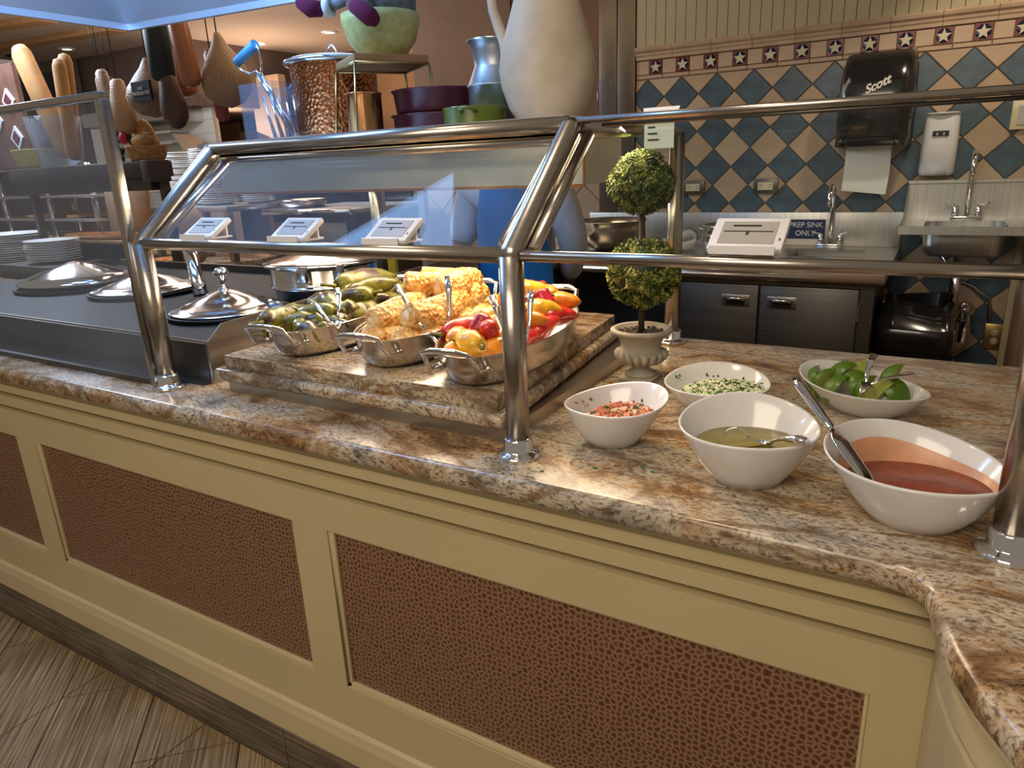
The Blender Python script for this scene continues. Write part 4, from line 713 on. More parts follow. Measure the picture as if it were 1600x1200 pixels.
# ------------------------------------------------------------------ kitchen walls
WY = 3.97
wb = MB().box(-1.53, .33, WY+.006, WY+.10, 0, 2.7).build('wall_back', 'grout'); tag(wb, kind='structure')
GD, WX, WZ = .188, -1.3695, 1.7277; XA, XB, ZA, ZC = -1.53, .312, .30, 1.820
cache = {}
def tile(poly, mat, par, y0, y1, name='wall_tile'):
    poly = ccw(poly)
    if parea(poly) < 3e-4: return
    cx = sum(p[0] for p in poly)/len(poly); cz_ = sum(p[1] for p in poly)/len(poly); key = (mat, y0, tuple((round(p[0]-cx, 4), round(p[1]-cz_, 4)) for p in poly))
    if key in cache: o = cache[key].copy(); C.objects.link(o); o.parent = par; o.location = Vector((cx, y0, cz_))-WL(par); return o
    me = MB(); q = inset(poly, .0025); n = len(poly)
    if len(q) == n: me.add([(x-cx, 0, z-cz_) for x, z in q]+[(x-cx, .003, z-cz_) for x, z in poly]+[(x-cx, y1-y0, z-cz_) for x, z in poly], [tuple(range(n))]+[((i+1) % n, i, n+i, n+(i+1) % n) for i in range(n)]+[(n+(i+1) % n, n+i, 2*n+i, 2*n+(i+1) % n) for i in range(n)], False)
    else: me.wallprism([(x-cx, z-cz_) for x, z in poly], 0, y1-y0)
    o = me.build(name, mat, None); o.parent = par; o.location = Vector((cx, y0, cz_))-WL(par); cache[key] = o; return o
def diamond(cx, cz_, g, k=.0022): r = g/2-k; return [(cx-r, cz_), (cx, cz_-r), (cx+r, cz_), (cx, cz_+r)]
def boxclip(p, xa, xb, za, zb):
    for a, b, c in ((-1, 0, -xa), (1, 0, xb), (0, -1, -za), (0, 1, zb)):
        p = clip(p, a, b, c)
        if len(p) < 3: return []
    return p
for j in range(0, 9):
    for i in range(-2, 10):
        tile(boxclip(diamond(WX+GD*(i+.5), WZ-GD*j, GD), XA, XB, ZA, ZC), 'tile_blue', wb, WY, WY+.007)
        tile(boxclip(diamond(WX+GD*i, WZ-GD*(j-.5), GD), XA, XB, ZA, ZC), 'tile_beige' if (i*7+j*3) % 5 else 'tile_beige_light', wb, WY, WY+.007)
x = XA
while x < XB: tile([(x+.001, 1.824), (min(XB, x+.1484)-.002, 1.824), (min(XB, x+.1484)-.002, 1.843), (x+.001, 1.843)], 'tile_beige', wb, WY-.001, WY+.007, 'strip_tile'); x += .1484
for i in range(-1, 12):
    cx = -1.420+.1484*i
    if cx-.036 > XA-.02 and cx < XB:
        st = MB().wallprism(ccw(boxclip([(cx-.0345, 1.846), (cx+.0345, 1.846), (cx+.0345, 1.915), (cx-.0345, 1.915)], XA, XB, 0, 3)), WY-.002, WY+.007).build('star_tile', 'tile_red', wb)
        m_ = MB().lathe([(.0, 0), (.0315, 0), (.0315, .0008), (0, .0008)], (cx, WY-.0022, 1.8805), 8, tilt=Matrix.Rotation(PI/2, 3, 'X') @ Matrix.Rotation(PI/8, 3, 'Z')); m_.build('navy_field', 'tile_navy', st)
        m_ = MB(); starfaces(m_, cx, 1.8795, .0315, WY-.0040, WY-.0026); m_.build('star', 'star_cream', st)
    tile(boxclip([(cx+.0365, 1.846), (cx+.112, 1.846), (cx+.112, 1.915), (cx+.0365, 1.915)], XA, XB, 0, 3), 'tile_beige', wb, WY, WY+.007, 'border_tile')
x = XA
while x < XB+.05:
    m_ = MB(); x1 = min(x+.205, .33); pr = [(WY+.006, 1.918), (WY-.008, 1.920), (WY-.010, 1.935), (WY-.016, 1.942), (WY-.018, 1.952), (WY-.030, 1.962), (WY-.034, 1.975), (WY-.028, 1.983), (WY+.006, 1.985)]
    m_.add([(x+.001, y, z) for y, z in pr]+[(x1-.001, y, z) for y, z in pr], [(i+1, i, 9+i, 10+i) for i in range(8)]+[tuple(range(9)), tuple(range(9, 18))[::-1]], False); m_.build('cap_tile', 'cap_moulding', wb); x += .205
x = XA
while x < .33: MB().box(x+.0016, x+.0525, WY-.006, WY+.006, 1.986, 2.62).build('beadboard_plank', 'beadboard', wb); x += .054
tag(MB().box(.312, .345, WY-.02, WY+.05, 0, 2.62).build('trim_1', 'cream_moulding'), kind='structure')
wr = MB().box(.345, .43, 2.55, WY+.05, 0, 2.62).build('wall_right', 'tan_tile'); tag(wr, kind='structure')
for k in range(6): MB().box(.335, .346, 2.62+.22*k, 2.834+.22*k, .02, 1.9).build('wall_plank', 'board_tan', wr)
ps = thing('steel_column', 'dark brushed steel column between the brown wall and the tiled wall', 'column', (-1.64, 3.9, 0))
MB().box(-1.745, -1.640, 3.957, 4.05, 0, 2.7).build('column_leaf', 'pillar_steel', ps, bevel=.004); MB().box(-1.636, -1.532, 3.957, 4.05, 0, 2.7).build('column_leaf', 'pillar_steel', ps, bevel=.004)
wl = MB().box(-3.06, -1.748, WY+.006, WY+.10, 0, 2.75).build('wall_left', 'brown_wall'); tag(wl, kind='structure')
MB().box(-2.322, -2.312, WY-.006, WY+.006, 1.40, 2.75).build('wall_joint', 'dark_wood', wl)
MB().box(-3.05, -1.75, WY-.004, WY+.006, 1.36, 1.375).build('tile_edge', 'tan_tile', wl)
for j in range(0, 4):
    for i in range(0, 6):
        for o_ in (0, .5): tile(boxclip(diamond(-3.05+.30*(i+o_), 1.28-.30*(j+o_-.5), .30), -3.05, -1.75, .25, 1.36), 'tan_tile', wl, WY-.001, WY+.007)
# the far room
tag(MB().box(-9.2, -1.0, 7.2, 7.3, 0, 3.0).build('wall_far', 'orange_wall'), kind='structure')
tag(MB().box(-9.2, 4, 1.9, 7.3, 2.75, 2.85).build('ceiling', 'ceiling_paint'), kind='structure')
tag(MB().box(-1.53, .43, 3.6, 7.2, 2.62, 2.75).build('trim_2', 'beadboard'), kind='structure')
for i, (z0, z1, y) in enumerate(((2.68, 2.75, 7.10), (2.62, 2.68, 7.14), (2.575, 2.62, 7.17))): tag(MB().box(-9.2, -3, y, 7.2, z0, z1).build('trim_%d' % (i+3), 'board_tan'), kind='structure')
ww = MB().box(-8.6, -6.85, 5.30, 5.40, 0, 2.2).build('wall_bakery', 'white_tile'); tag(ww, kind='structure')
for j in range(6):
    for i in range(8): MB().box(-8.4+.2*i, -8.204+.2*i, 5.292, 5.30, 1.30+.14*j, 1.436+.14*j).build('white_wall_tile', 'white_tile', ww)
sf = MB().box(-10.5, -6.75, 5.05, 7.2, 2.12, 2.75).build('soffit', 'soffit_brown'); tag(sf, kind='structure')
tag(MB().box(-12, -8.6, 4.9, 5.0, 0, 2.75).build('wall_menu', 'soffit_brown'), kind='structure')
for i in range(2): tag(MB().add([(-12, 2.6+1.0*i, 2.70), (-12, 2.75+1.0*i, 2.70), (-6.6, 3.75+.6*i, 2.70), (-6.6, 3.60+.6*i, 2.70), (-12, 2.6+1.0*i, 2.75), (-12, 2.75+1.0*i, 2.75), (-6.6, 3.75+.6*i, 2.75), (-6.6, 3.60+.6*i, 2.75)], [(0, 3, 2, 1), (4, 5, 6, 7), (0, 1, 5, 4), (1, 2, 6, 5), (2, 3, 7, 6), (3, 0, 4, 7)]).build('trim_%d' % (7+i), 'wood_light'), kind='structure')
for i, (x, y, lb) in enumerate(((-8.07, 4.62, 'recessed ceiling downlight above the loaves of bread'), (-6.574, 4.681, 'recessed ceiling downlight just under the corner of the steel canopy'), (-6.50, 5.793, 'recessed ceiling downlight beyond the blue scoop grip'), (-5.508, 5.83, 'recessed ceiling downlight above the copper pot'))):
    t = thing('downlight', lb, 'ceiling light', (x, y, 2.75), 'recessed downlights in the far ceiling'); MB().lathe([(.05, -.012), (.075, -.012), (.085, -.002), (.085, 0)], (x, y, 2.75), 24, close=(False, False)).build('trim_ring', 'white_plastic', t)
    MB().lathe([(0, -.006), (.055, -.006), (.055, -.002), (0, -.002)], (x, y, 2.75), 24).build('lamp_face', 'lamp_glow', t)
t = thing('sprinkler', 'dark ceiling sprinkler above the left loaf', 'sprinkler', (-8.855, 4.487, 2.75)); MB().lathe([(0, -.10), (.03, -.10), (.03, -.08), (.015, -.06), (.015, -.03), (.09, -.01), (.09, 0)], (-8.855, 4.487, 2.75), 16, close=(True, False)).build('body', 'black_metal', t)
dr = thing('glazed_door', 'dark glazed door in a moulded tan frame on the far orange wall', 'door', (-8.15, 7.15, 0))
MB().box(-8.62, -8.5, 7.10, 7.2, 0, 2.36).box(-7.78, -7.66, 7.10, 7.2, 0, 2.36).box(-8.5, -7.78, 7.10, 7.2, 2.26, 2.36).build('door_frame', 'board_tan', dr, bevel=.01); MB().box(-8.5, -7.78, 7.17, 7.2, 0, 2.26).build('door_leaf', 'dark_wood', dr); MB().box(-8.42, -8.15, 7.155, 7.17, 1.2, 2.15).box(-8.08, -7.86, 7.155, 7.17, 1.2, 2.15).build('pane', 'tinted_glass', dr)
t = thing('brace_post', 'dark slanted wooden brace against the far wall above the copper pot', 'post', (-6.9, 6.9, 2.3)); m_ = MB(); m_.add([(-7.25, 6.85, 2.25), (-7.12, 6.85, 2.25), (-6.42, 6.85, 2.74), (-6.60, 6.85, 2.74), (-7.25, 6.95, 2.25), (-7.12, 6.95, 2.25), (-6.42, 6.95, 2.74), (-6.60, 6.95, 2.74)], [(0, 1, 2, 3), (7, 6, 5, 4), (0, 4, 5, 1), (1, 5, 6, 2), (2, 6, 7, 3), (3, 7, 4, 0)]); m_.build('beam', 'dark_wood', t); MB().box(-6.42, -6.2, 6.85, 6.95, 2.1, 2.72).build('upright', 'dark_wood', t)
# menu board letters (partly hidden by the loaves)
mnb = thing('menu_board', 'dark menu board with pale capital letters behind the bread', 'sign', (-9.8, 4.88, 2.4)); MB().box(-10.9, -8.62, 4.862, 4.895, 2.15, 2.62).build('board', 'black_metal', mnb)
text_mesh('letters', 'A', .22, 'print_white', mnb, (-9.98, 4.855, 2.36)); text_mesh('letters', 'D', .22, 'print_white', mnb, (-9.36, 4.855, 2.34))
# steel canopy, top left
hd = thing('steel_canopy', 'bright steel canopy hanging over the left of the buffet', 'canopy', (-1.9, 1.3, 1.9)); m_ = MB(); a0, a1, b0, b1, z0 = -2.465, -.95, .25, 1.66, 1.90; i0 = .22
ro = [(a0, b0), (a1, b0), (a1, b1+.12), (a0, b1-.02)]; ri = [(a0+.015, b0+.015), (a1-.015, b0+.015), (a1-.015, b1+.105), (a0+.015, b1-.035)]; rt = [(a0+i0, b0+i0), (a1-i0, b0+i0), (a1-i0, b1-.12), (a0+i0, b1-.24)]
m_.add([(x, y, z0) for x, y in ro]+[(x, y, z0) for x, y in ri]+[(x, y, z0+.03) for x, y in ro]+[(x, y, z0+.02) for x, y in ri]+[(x, y, z0+.36) for x, y in rt]+[(x, y, z0+.40) for x, y in rt],
       [(0, 1, 5, 4), (1, 2, 6, 5), (2, 3, 7, 6), (3, 0, 4, 7)]+[(i, 8+i, 8+(i+1) % 4, (i+1) % 4) for i in range(4)]+[(4+i, 4+(i+1) % 4, 12+(i+1) % 4, 12+i) for i in range(4)]+[(12+i, 12+(i+1) % 4, 16+(i+1) % 4, 16+i) for i in range(4)]+[(8+i, 20+i, 20+(i+1) % 4, 8+(i+1) % 4) for i in range(4)]+[(20, 21, 22, 23)], False)
m_.build('canopy_shell', 'hood_steel', hd)
# ------------------------------------------------------------------ prep table against the tiled wall
tb = thing('prep_table', 'long stainless prep table with cupboards below the tiled wall', 'table', (-1.1, 3.65, 0)); m_ = MB(); TX0, TX1, TF = -1.80, -.155, 3.02; SX0, SX1, SY0, SY1 = -.60, -.29, 3.52, 3.80
for q in ((TX0, SX0, TF, 3.955), (SX1, TX1, TF, 3.955), (SX0, SX1, TF, SY0), (SX0, SX1, SY1, 3.955)): m_.box(q[0], q[1], q[2], q[3], .915, .95)
m_.build('table_top', 'steel_sheet', tb); MB().box(TX0, TX1, 3.935, 3.955, .95, 1.118).build('backsplash', 'steel_satin', tb, bevel=.003); m_ = MB(); m_.smooth = True; m_.tube([(TX0, TF, .931), (TX1, TF, .931)], .019, 14); m_.build('rolled_edge', 'steel', tb)
m_ = MB(); m_.box(SX0, SX0+.004, SY0, SY1, .72, .93); m_.box(SX1-.004, SX1, SY0, SY1, .72, .90); m_.box(SX0, SX1, SY0, SY0+.004, .72, .90); m_.box(SX0, SX1, SY1-.004, SY1, .72, .90); m_.box(SX0, SX1, SY0, SY1, .715, .72); m_.build('sink_basin', 'steel_dark', tb)
m_ = MB(); m_.box(TX0, -.205, 3.08, 3.95, .06, .914); m_.box(-.975, -.188, 3.066, 3.08, .888, .914); m_.box(-.236, -.188, 3.066, 3.08, .06, .888); m_.build('cabinet_body', 'steel_dark', tb)
for x0, x1 in ((-.972, -.625), (-.617, -.242)):
    d_ = MB().box(x0, x1, 3.058, 3.074, .10, .885).build('door', 'steel_dark', tb, bevel=.003); xm = x1-.092 if x0 < -.9 else x0+.088
    MB().box(xm-.040, xm+.040, 3.0525, 3.0545, .795, .818).build('handle_recess', 'black_metal', d_)
    MB().box(xm-.058, xm+.058, 3.054, 3.059, .790, .842).build('handle_plate', 'steel', d_, bevel=.002); m_ = MB(); m_.smooth = True; m_.tube([(xm-.044, 3.050, .822), (xm-.02, 3.040, .828), (xm+.02, 3.040, .828), (xm+.044, 3.050, .822)], .009, 10); m_.build('handle_grip', 'chrome', d_)
MB().box(-.242, -.236, 3.052, 3.070, .76, .82).build('hinge', 'steel', tb)
m_ = MB(); m_.box(TX0, -.985, 3.060, 3.078, .06, .84); m_.build('cabinet_panel', 'black_metal', tb)
def faucet(label, x, y, z, h, reach, par=None):
    t = thing('faucet', label, 'faucet', (x, y, z)); MB().box(x-.062, x+.062, y-.022, y+.022, z, z+.022).build('base', 'chrome', t, bevel=.005); m_ = MB(); m_.smooth = True
    pts = [(x, y, z+.02), (x, y, z+h*.8)]+[(x, y-reach*(1-math.cos(PI*k/8))/2, z+h*.8+h*.2*math.sin(PI*k/8)) for k in range(1, 9)]+[(x, y-reach, z+h*.68)]; m_.tube(pts, .0105, 12); m_.build('spout', 'chrome', t)
    for s in (-1, 1):
        vv_ = MB().lathe([(0, 0), (.014, 0), (.014, .02), (.010, .03), (.012, .045), (0, .048)], (x+s*.045, y, z+.022), 14).build('valve', 'chrome', t); m_ = MB(); m_.smooth = True; m_.tube([(x+s*.045, y, z+.068), (x+s*.085, y-.01, z+.078)], .005, 8); m_.build('lever', 'chrome', vv_)
faucet('gooseneck faucet on the prep sink beside the blue sign', -.462, 3.86, .95, .30, .14)
# hand sink
hs = thing('hand_sink', 'wall mounted stainless hand sink to the right of the prep table', 'sink', (.09, 3.75, 1.0)); ax0, ax1, ay0, ay1, az = -.150, .325, 3.52, 3.955, 1.085
m_ = MB(); m_.box(ax0, ax1, ay1-.012, ay1+.010, az, 1.262); m_.box(ax0, ax1, ay1-.03, ay1-.012, 1.248, 1.262); m_.build('backsplash', 'steel_satin', hs)
m_ = MB(); m_.add([(ax0, ay1, az), (ax0, ay1, 1.26), (ax0, ay0+.25, az+.02), (ax0, ay0, az+.01), (ax0, ay0, az), (ax0+.004, ay1, az), (ax0+.004, ay1, 1.26), (ax0+.004, ay0+.25, az+.02), (ax0+.004, ay0, az+.01), (ax0+.004, ay0, az)], [(0, 1, 2, 3, 4), (9, 8, 7, 6, 5), (1, 6, 7, 2), (2, 7, 8, 3)]); m_.build('side_splash', 'steel_satin', hs)
m_ = MB(); bx0, bx1, by0, by1 = ax0+.09, ax1-.08, ay0+.045, ay1-.12
for q in ((ax0, bx0, ay0, ay1), (bx1, ax1, ay0, ay1), (bx0, bx1, ay0, by0), (bx0, bx1, by1, ay1)): m_.box(*q, az-.005, az)
m_.box(ax0, ax1, ay0-.004, ay0, az-.03, az+.006); m_.box(ax0-.002, ax0, ay0, ay1, az-.03, az+.006); m_.build('rim', 'steel_satin', hs)
MB().rings([[(bx0+(bx1-bx0)/2+kx*(bx1-bx0)/2*math.copysign(abs(math.cos(q))**.45, math.cos(q)), (by0+by1)/2+kx*(by1-by0)/2*math.copysign(abs(math.sin(q))**.45, math.sin(q)), z) for q in [2*PI*i/40 for i in range(40)]] for kx, z in ((1, az), (.99, az-.06), (.95, az-.115), (.85, az-.13), (.2, az-.135))], (False, True)).build('basin', 'steel_satin', hs)
m_ = MB(); m_.smooth = True; m_.tube([(.09, 3.70, az-.13), (.09, 3.70, .62)], .022, 14); m_.tube([(.09, 3.70, .64), (.09, 3.70, .56), (.12, 3.72, .52), (.15, 3.76, .54), (.155, 3.78, .60), (.15, 3.86, .655), (.15, 3.960, .66)], .021, 14); m_.tube([(.15, 3.955, .66), (.15, 3.965, .66)], .042, 18); m_.build('drain_pipe', 'chrome', hs)
faucet('tall gooseneck faucet on the hand sink', .097, 3.87, az, .30, .12)
m_ = MB(); m_.smooth = True; m_.tube([(.02, 3.93, .93), (.10, 3.94, .80), (.17, 3.94, .775), (.24, 3.94, .72), (.25, 3.94, .66), (.25, 3.94, .62)], .008, 10); tag(m_.build('water_hose', 'steel', loc=(.1, 3.94, .8)), 'grey braided hose curving below the hand sink towards the outlet', 'hose')
# wall fittings
pd = thing('towel_dispenser', 'large glossy black paper towel dispenser with white lettering', 'dispenser', (-.31, 3.85, 1.6)); n = 14; x0, x1 = -.478, -.160
R = []
for z, yf, w in ((1.425, .205, 1), (1.47, .215, 1), (1.60, .22, 1), (1.70, .21, .985), (1.77, .185, .95), (1.815, .14, .90), (1.84, .08, .86), (1.845, .02, .85)):
    xm = (x0+x1)/2; hw = (x1-x0)/2*w; r = []
    for k in range(n+1): a = PI*k/n; r.append((xm-hw*math.copysign(abs(math.cos(a))**.35, math.cos(a)), WY-yf*(abs(math.sin(a))**.30 if 0 < k < n else 0), z))
    R.append(r+[(xm+hw, WY-.001, z), (xm-hw, WY-.001, z)])
MB().rings(R).build('housing', 'black_plastic', pd)
text_mesh('lettering', 'Scott', .050, 'print_white', pd, (-.315, WY-.2215, 1.682), (PI/2+.10, -.42, 0), .001, .45, 1, .0016)
m_ = MB(); m_.add([(-.425, 3.86, 1.43), (-.235, 3.86, 1.43), (-.232, 3.855, 1.30), (-.238, 3.85, 1.205), (-.430, 3.85, 1.225), (-.428, 3.855, 1.30), (-.425, 3.863, 1.43), (-.235, 3.863, 1.43), (-.232, 3.858, 1.30), (-.238, 3.853, 1.205), (-.430, 3.853, 1.225), (-.428, 3.858, 1.30)], [(0, 5, 2, 1), (5, 4, 3, 2), (6, 7, 8, 11), (11, 8, 9, 10), (0, 6, 11, 5), (1, 2, 8, 7), (4, 10, 9, 3), (5, 11, 10, 4), (2, 3, 9, 8)], False); tag(m_.build('paper_towel', 'paper', loc=(-.33, 3.86, 1.43)), 'white paper towel sheet hanging from the black dispenser', 'paper towel')
sd = thing('soap_dispenser', 'white wall soap dispenser above the hand sink', 'dispenser', (-.045, 3.9, 1.4)); R = []
for z, d_, w in ((1.285, .085, .066), (1.30, .10, .072), (1.40, .105, .073), (1.535, .098, .070), (1.548, .09, .067)): R.append([(-.045+w*math.copysign(abs(math.cos(a))**.4, math.cos(a)), WY-.002-d_*max(0, math.sin(a))**.45*(math.sin(a) > 0), z) for a in [2*PI*k/32 for k in range(32)]])
MB().rings(R).build('housing', 'white_plastic', sd); MB().lathe([(0, 0), (.050, 0), (.056, .004), (.050, .008), (0, .008)], (-.045, WY-.07, 1.548), 24, 1.25, .9).build('top_cap', 'white_plastic', sd)
MB().box(-.077, -.013, WY-.112, WY-.104, 1.455, 1.478).build('sight_window', 'ink', sd, bevel=.002); m_ = MB(); m_.box(-.062, -.055, WY-.1135, WY-.112, 1.458, 1.470); m_.box(-.036, -.029, WY-.1135, WY-.112, 1.458, 1.470); m_.build('window_marks', 'paper_grey', sd); MB().lathe([(0, 0), (.040, 0), (.045, .012), (.042, .035), (0, .04)], (-.045, WY-.085, 1.285), 24, 1, .7).build('push_bar', 'paper_grey', sd)
def outlet(label, cx, cz_, mat, vert=False, w=.062, h=.038):
    t = thing('wall_outlet', label, 'outlet', (cx, WY, cz_)); MB().box(cx-w, cx+w, WY-.014, WY-.001, cz_-h, cz_+h).build('plate', mat, t, bevel=.003); m_ = MB()
    if not vert: MB().box(cx-.038, cx+.038, WY-.017, WY-.013, cz_-.019, cz_+.019).build('socket_face', 'ivory_plastic', t)
    for s in (-1, 1):
        if vert: MB().lathe([(0, -.003), (.016, -.003), (.016, .003), (0, .003)], (cx, WY-.015, cz_+s*.021), 18, tilt=Matrix.Rotation(PI/2, 3, 'X')).build('socket_face', 'ivory_plastic', t); m_.box(cx-.008, cx-.005, WY-.0195, WY-.0178, cz_+s*.021-.006, cz_+s*.021+.004); m_.box(cx+.005, cx+.008, WY-.0195, WY-.0178, cz_+s*.021-.006, cz_+s*.021+.004)
        else: m_.box(cx+s*.024-.006, cx+s*.024+.002, WY-.0185, WY-.0168, cz_+.006, cz_+.009); m_.box(cx+s*.024-.006, cx+s*.024+.002, WY-.0185, WY-.0168, cz_-.009, cz_-.006); m_.box(cx+s*.024+.006, cx+s*.024+.010, WY-.0185, WY-.0168, cz_-.003, cz_+.003)
    m_.build('slots', 'ink', t)
outlet('steel plate outlet on the tiles just right of the topiary', -1.190, 1.250, 'steel_dark'); outlet('steel plate outlet on the tiles above the right price tag', -.807, 1.250, 'steel_dark'); outlet('dull brass outlet low on the wall beside the bin', .285, .537, 'brass', True, .043, .062)
t = thing('wall_switch', 'cream framed wall switch at the right edge above the hand sink', 'switch', (.26, WY, 1.53)); MB().box(.212, .31, WY-.02, WY-.001, 1.468, 1.59).build('frame', 'ivory_plastic', t, bevel=.003); MB().box(.235, .30, WY-.025, WY-.019, 1.488, 1.568).build('paddle', 'paper_grey', t)
t = thing('sink_sign', 'dark blue sign lettered PREP SINK ONLY on the steel backsplash', 'sign', (-.59, 3.93, 1.03)); MB().box(-.682, -.497, 3.929, 3.934, .985, 1.082).build('plate', 'sign_blue', t); text_mesh('lettering', 'PREP SINK\nONLY', .036, 'print_white', t, (-.59, 3.9285, 1.034), (PI/2, 0, 0), .0006, 0, 1.15)
# bin
bn = thing('rubbish_bin', 'black rubbish bin with a black liner under the hand sink', 'bin', (-.045, 3.62, 0)); R = []
def rr4(cx, cy, hx, hy, z, wob=0): return [(cx+hx*math.copysign(abs(math.cos(q))**.3, math.cos(q))*(1+wob*math.sin(q*7+z*40)), cy+hy*math.copysign(abs(math.sin(q))**.3, math.sin(q))*(1+wob*math.cos(q*9+z*30)), z+wob*.25*math.sin(q*6)) for q in [2*PI*i/48 for i in range(48)]]
MB().rings([rr4(-.045, 3.62, .115, .15, 0), rr4(-.045, 3.62, .142, .19, .60), rr4(-.045, 3.62, .150, .20, .605), rr4(-.045, 3.62, .150, .20, .64)], (True, False)).build('bin_body', 'bin_black', bn)
MB().rings([rr4(-.045, 3.62, .152, .202, .565, .01), rr4(-.045, 3.62, .157, .208, .60, .012), rr4(-.045, 3.62, .156, .206, .655, .012), rr4(-.045, 3.62, .15, .20, .664, .01), rr4(-.045, 3.64, .14, .17, .70, .03), rr4(-.045, 3.68, .145, .14, .755, .05), rr4(-.045, 3.68, .138, .13, .752, .04), rr4(-.045, 3.63, .12, .15, .60, .05)], (False, True)).build('liner', 'black_plastic', bn)
MB().box(-.080, -.020, 3.425, 3.436, .578, .592).build('badge', 'red_plastic', bn)
# things on the prep table
def lathed(name, label, cat, c, prof, mat, n=40, **k): return lth(name, label, cat, c, prof, mat, n, **k)
lathed('mixing_bowl', 'large steel mixing bowl behind the topiary', 'bowl', (-1.53, 3.60, .95), [(0, 0), (.07, 0), (.12, .02), (.165, .07), (.187, .12), (.192, .15), (.200, .152), (.198, .157), (.188, .155), (.176, .11), (.15, .06), (.10, .02), (0, .010)], 'pan_steel')
lathed('side_bowl', 'small white flared bowl beside the cook', 'bowl', (-1.665, 3.36, .95), [(0, 0), (.05, 0), (.055, .008), (.080, .045), (.100, .074), (.106, .077), (.100, .079), (.075, .045), (.05, .012), (0, .010)], 'ceramic_far')
sb = thing('sauce_bottle', 'small red seasoning bottle with a white cap beside the steel bowl', 'bottle', (-1.71, 3.56, .95)); MB().lathe([(0, 0), (.034, 0), (.036, .01), (.036, .13), (.03, .15), (.014, .165), (.014, .175), (0, .175)], (-1.71, 3.56, .95), 24).build('body', 'red_plastic', sb); MB().lathe([(0, .172), (.018, .172), (.018, .205), (0, .205)], (-1.71, 3.56, .95), 20).build('cap', 'white_plastic', sb)
MB().lathe([(.0365, .05), (.0372, .05), (.0372, .115), (.0365, .115)], (-1.71, 3.56, .95), 24, close=(False, False)).build('label', 'print_white', sb); text_mesh('label_print', 'Tajin', .028, 'stripe_green', sb, (-1.705, 3.5215, 1.033), (PI/2, -.25, 0), .001)
kt = thing('folded_towel', 'crumpled white kitchen towel with a dark stripe on the prep table', 'towel', (-1.15, 3.62, .95)); m_ = MB(); m_.smooth = True
m_.tube([(-1.280, 3.630, 0.975), (-1.220, 3.620, 0.995), (-1.150, 3.630, 1.020), (-1.095, 3.640, 1.040), (-1.070, 3.650, 1.020), (-1.080, 3.640, 0.985), (-1.140, 3.600, 0.970)], [.018, .024, .03, .028, .02, .026, .022], 12, flat=.8); m_.tube([(-1.260, 3.580, 0.965), (-1.190, 3.580, 0.975), (-1.110, 3.590, 0.975), (-1.070, 3.610, 0.970)], [.012, .02, .022, .015], 12); m_.build('cloth', 'cloth', kt); m_ = MB(); m_.smooth = True; m_.tube([(-1.220, 3.600, 1.018), (-1.150, 3.610, 1.049), (-1.095, 3.620, 1.066), (-1.060, 3.630, 1.040), (-1.057, 3.620, 1.005)], .004, 6); m_.build('stripe', 'stripe_green', kt)
st_ = thing('steam_pan', 'low round steel pan with wire side clips behind the right price tag', 'pan', (-.86, 3.66, .95)); MB().lathe([(0, 0), (.15, 0), (.165, .02), (.17, .075), (.175, .08), (.17, .085), (.17, .125), (.178, .13), (.17, .134), (.15, .14), (0, .15)], (-.86, 3.66, .95), 44).build('body', 'pan_steel', st_); m_ = MB(); m_.smooth = True
for z in (.05, .105): m_.tube(arc((-1.03, 3.63, .95+z), (-1.03, 3.69, .95+z+.03), .03, 8, Vector((-1, 0, 0))), .004, 8)
m_.build('wire_clip', 'steel', st_)
# ------------------------------------------------------------------ cook
def skin_mesh(name, mat, verts, edges, radii, parent, root=0, sub=2):
    me = bpy.data.meshes.new('t'); o0 = WL(parent); me.from_pydata([tuple(Vector(v)-o0) for v in verts], edges, []); ob = bpy.data.objects.new('t', me); C.objects.link(ob)
    md = ob.modifiers.new('s', 'SKIN'); 
    for i, r in enumerate(radii): d_ = me.skin_vertices[0].data[i]; d_.radius = (r, r) if not isinstance(r, tuple) else r; d_.use_root = (i == root)
    md.use_smooth_shade = True; sb_ = ob.modifiers.new('u', 'SUBSURF'); sb_.levels = sub
    bpy.context.view_layer.update(); m2 = bpy.data.meshes.new_from_object(ob.evaluated_get(bpy.context.evaluated_depsgraph_get())); bpy.data.objects.remove(ob); m2.name = name; m2.materials.clear(); m2.materials.append(MATS[mat])
    for p in m2.polygons: p.use_smooth = True
    q = bpy.data.objects.new(name, m2); C.objects.link(q); q.parent = parent; return q
PX, PY = -1.575, 2.72
pr = thing('person', 'cook in white jacket, blue apron and dark glove, leaning forward', 'person', (PX, PY, 0))
V = dict(pel=(PX, PY, .95), wa=(PX, PY-.01, 1.08), ch=(PX+.01, PY-.05, 1.24), ub=(PX+.02, PY-.09, 1.34), nk=(PX+.055, PY-.15, 1.415), hb=(PX+.085, PY-.19, 1.47), ht=(PX+.105, PY-.20, 1.60),
         ls=(PX-.185, PY-.07, 1.32), le=(PX-.245, PY-.11, 1.07), lw=(PX-.085, PY-.30, .985), lh=(PX-.015, PY-.345, .96), rs=(PX+.215, PY-.07, 1.32), re=(PX+.275, PY-.02, 1.08), rw=(PX+.19, PY+.09, .93), rh=(PX+.16, PY+.12, .89),
         lk=(PX-.10, PY-.02, .50), la=(PX-.10, PY+.02, .08), lt=(PX-.10, PY-.14, .04), rk=(PX+.10, PY-.02, .50), ra=(PX+.10, PY+.02, .08), rt=(PX+.10, PY-.14, .04), lp=(PX-.09, PY, .88), rp=(PX+.09, PY, .88))
kk = list(V); ix = {k: i for i, k in enumerate(kk)}
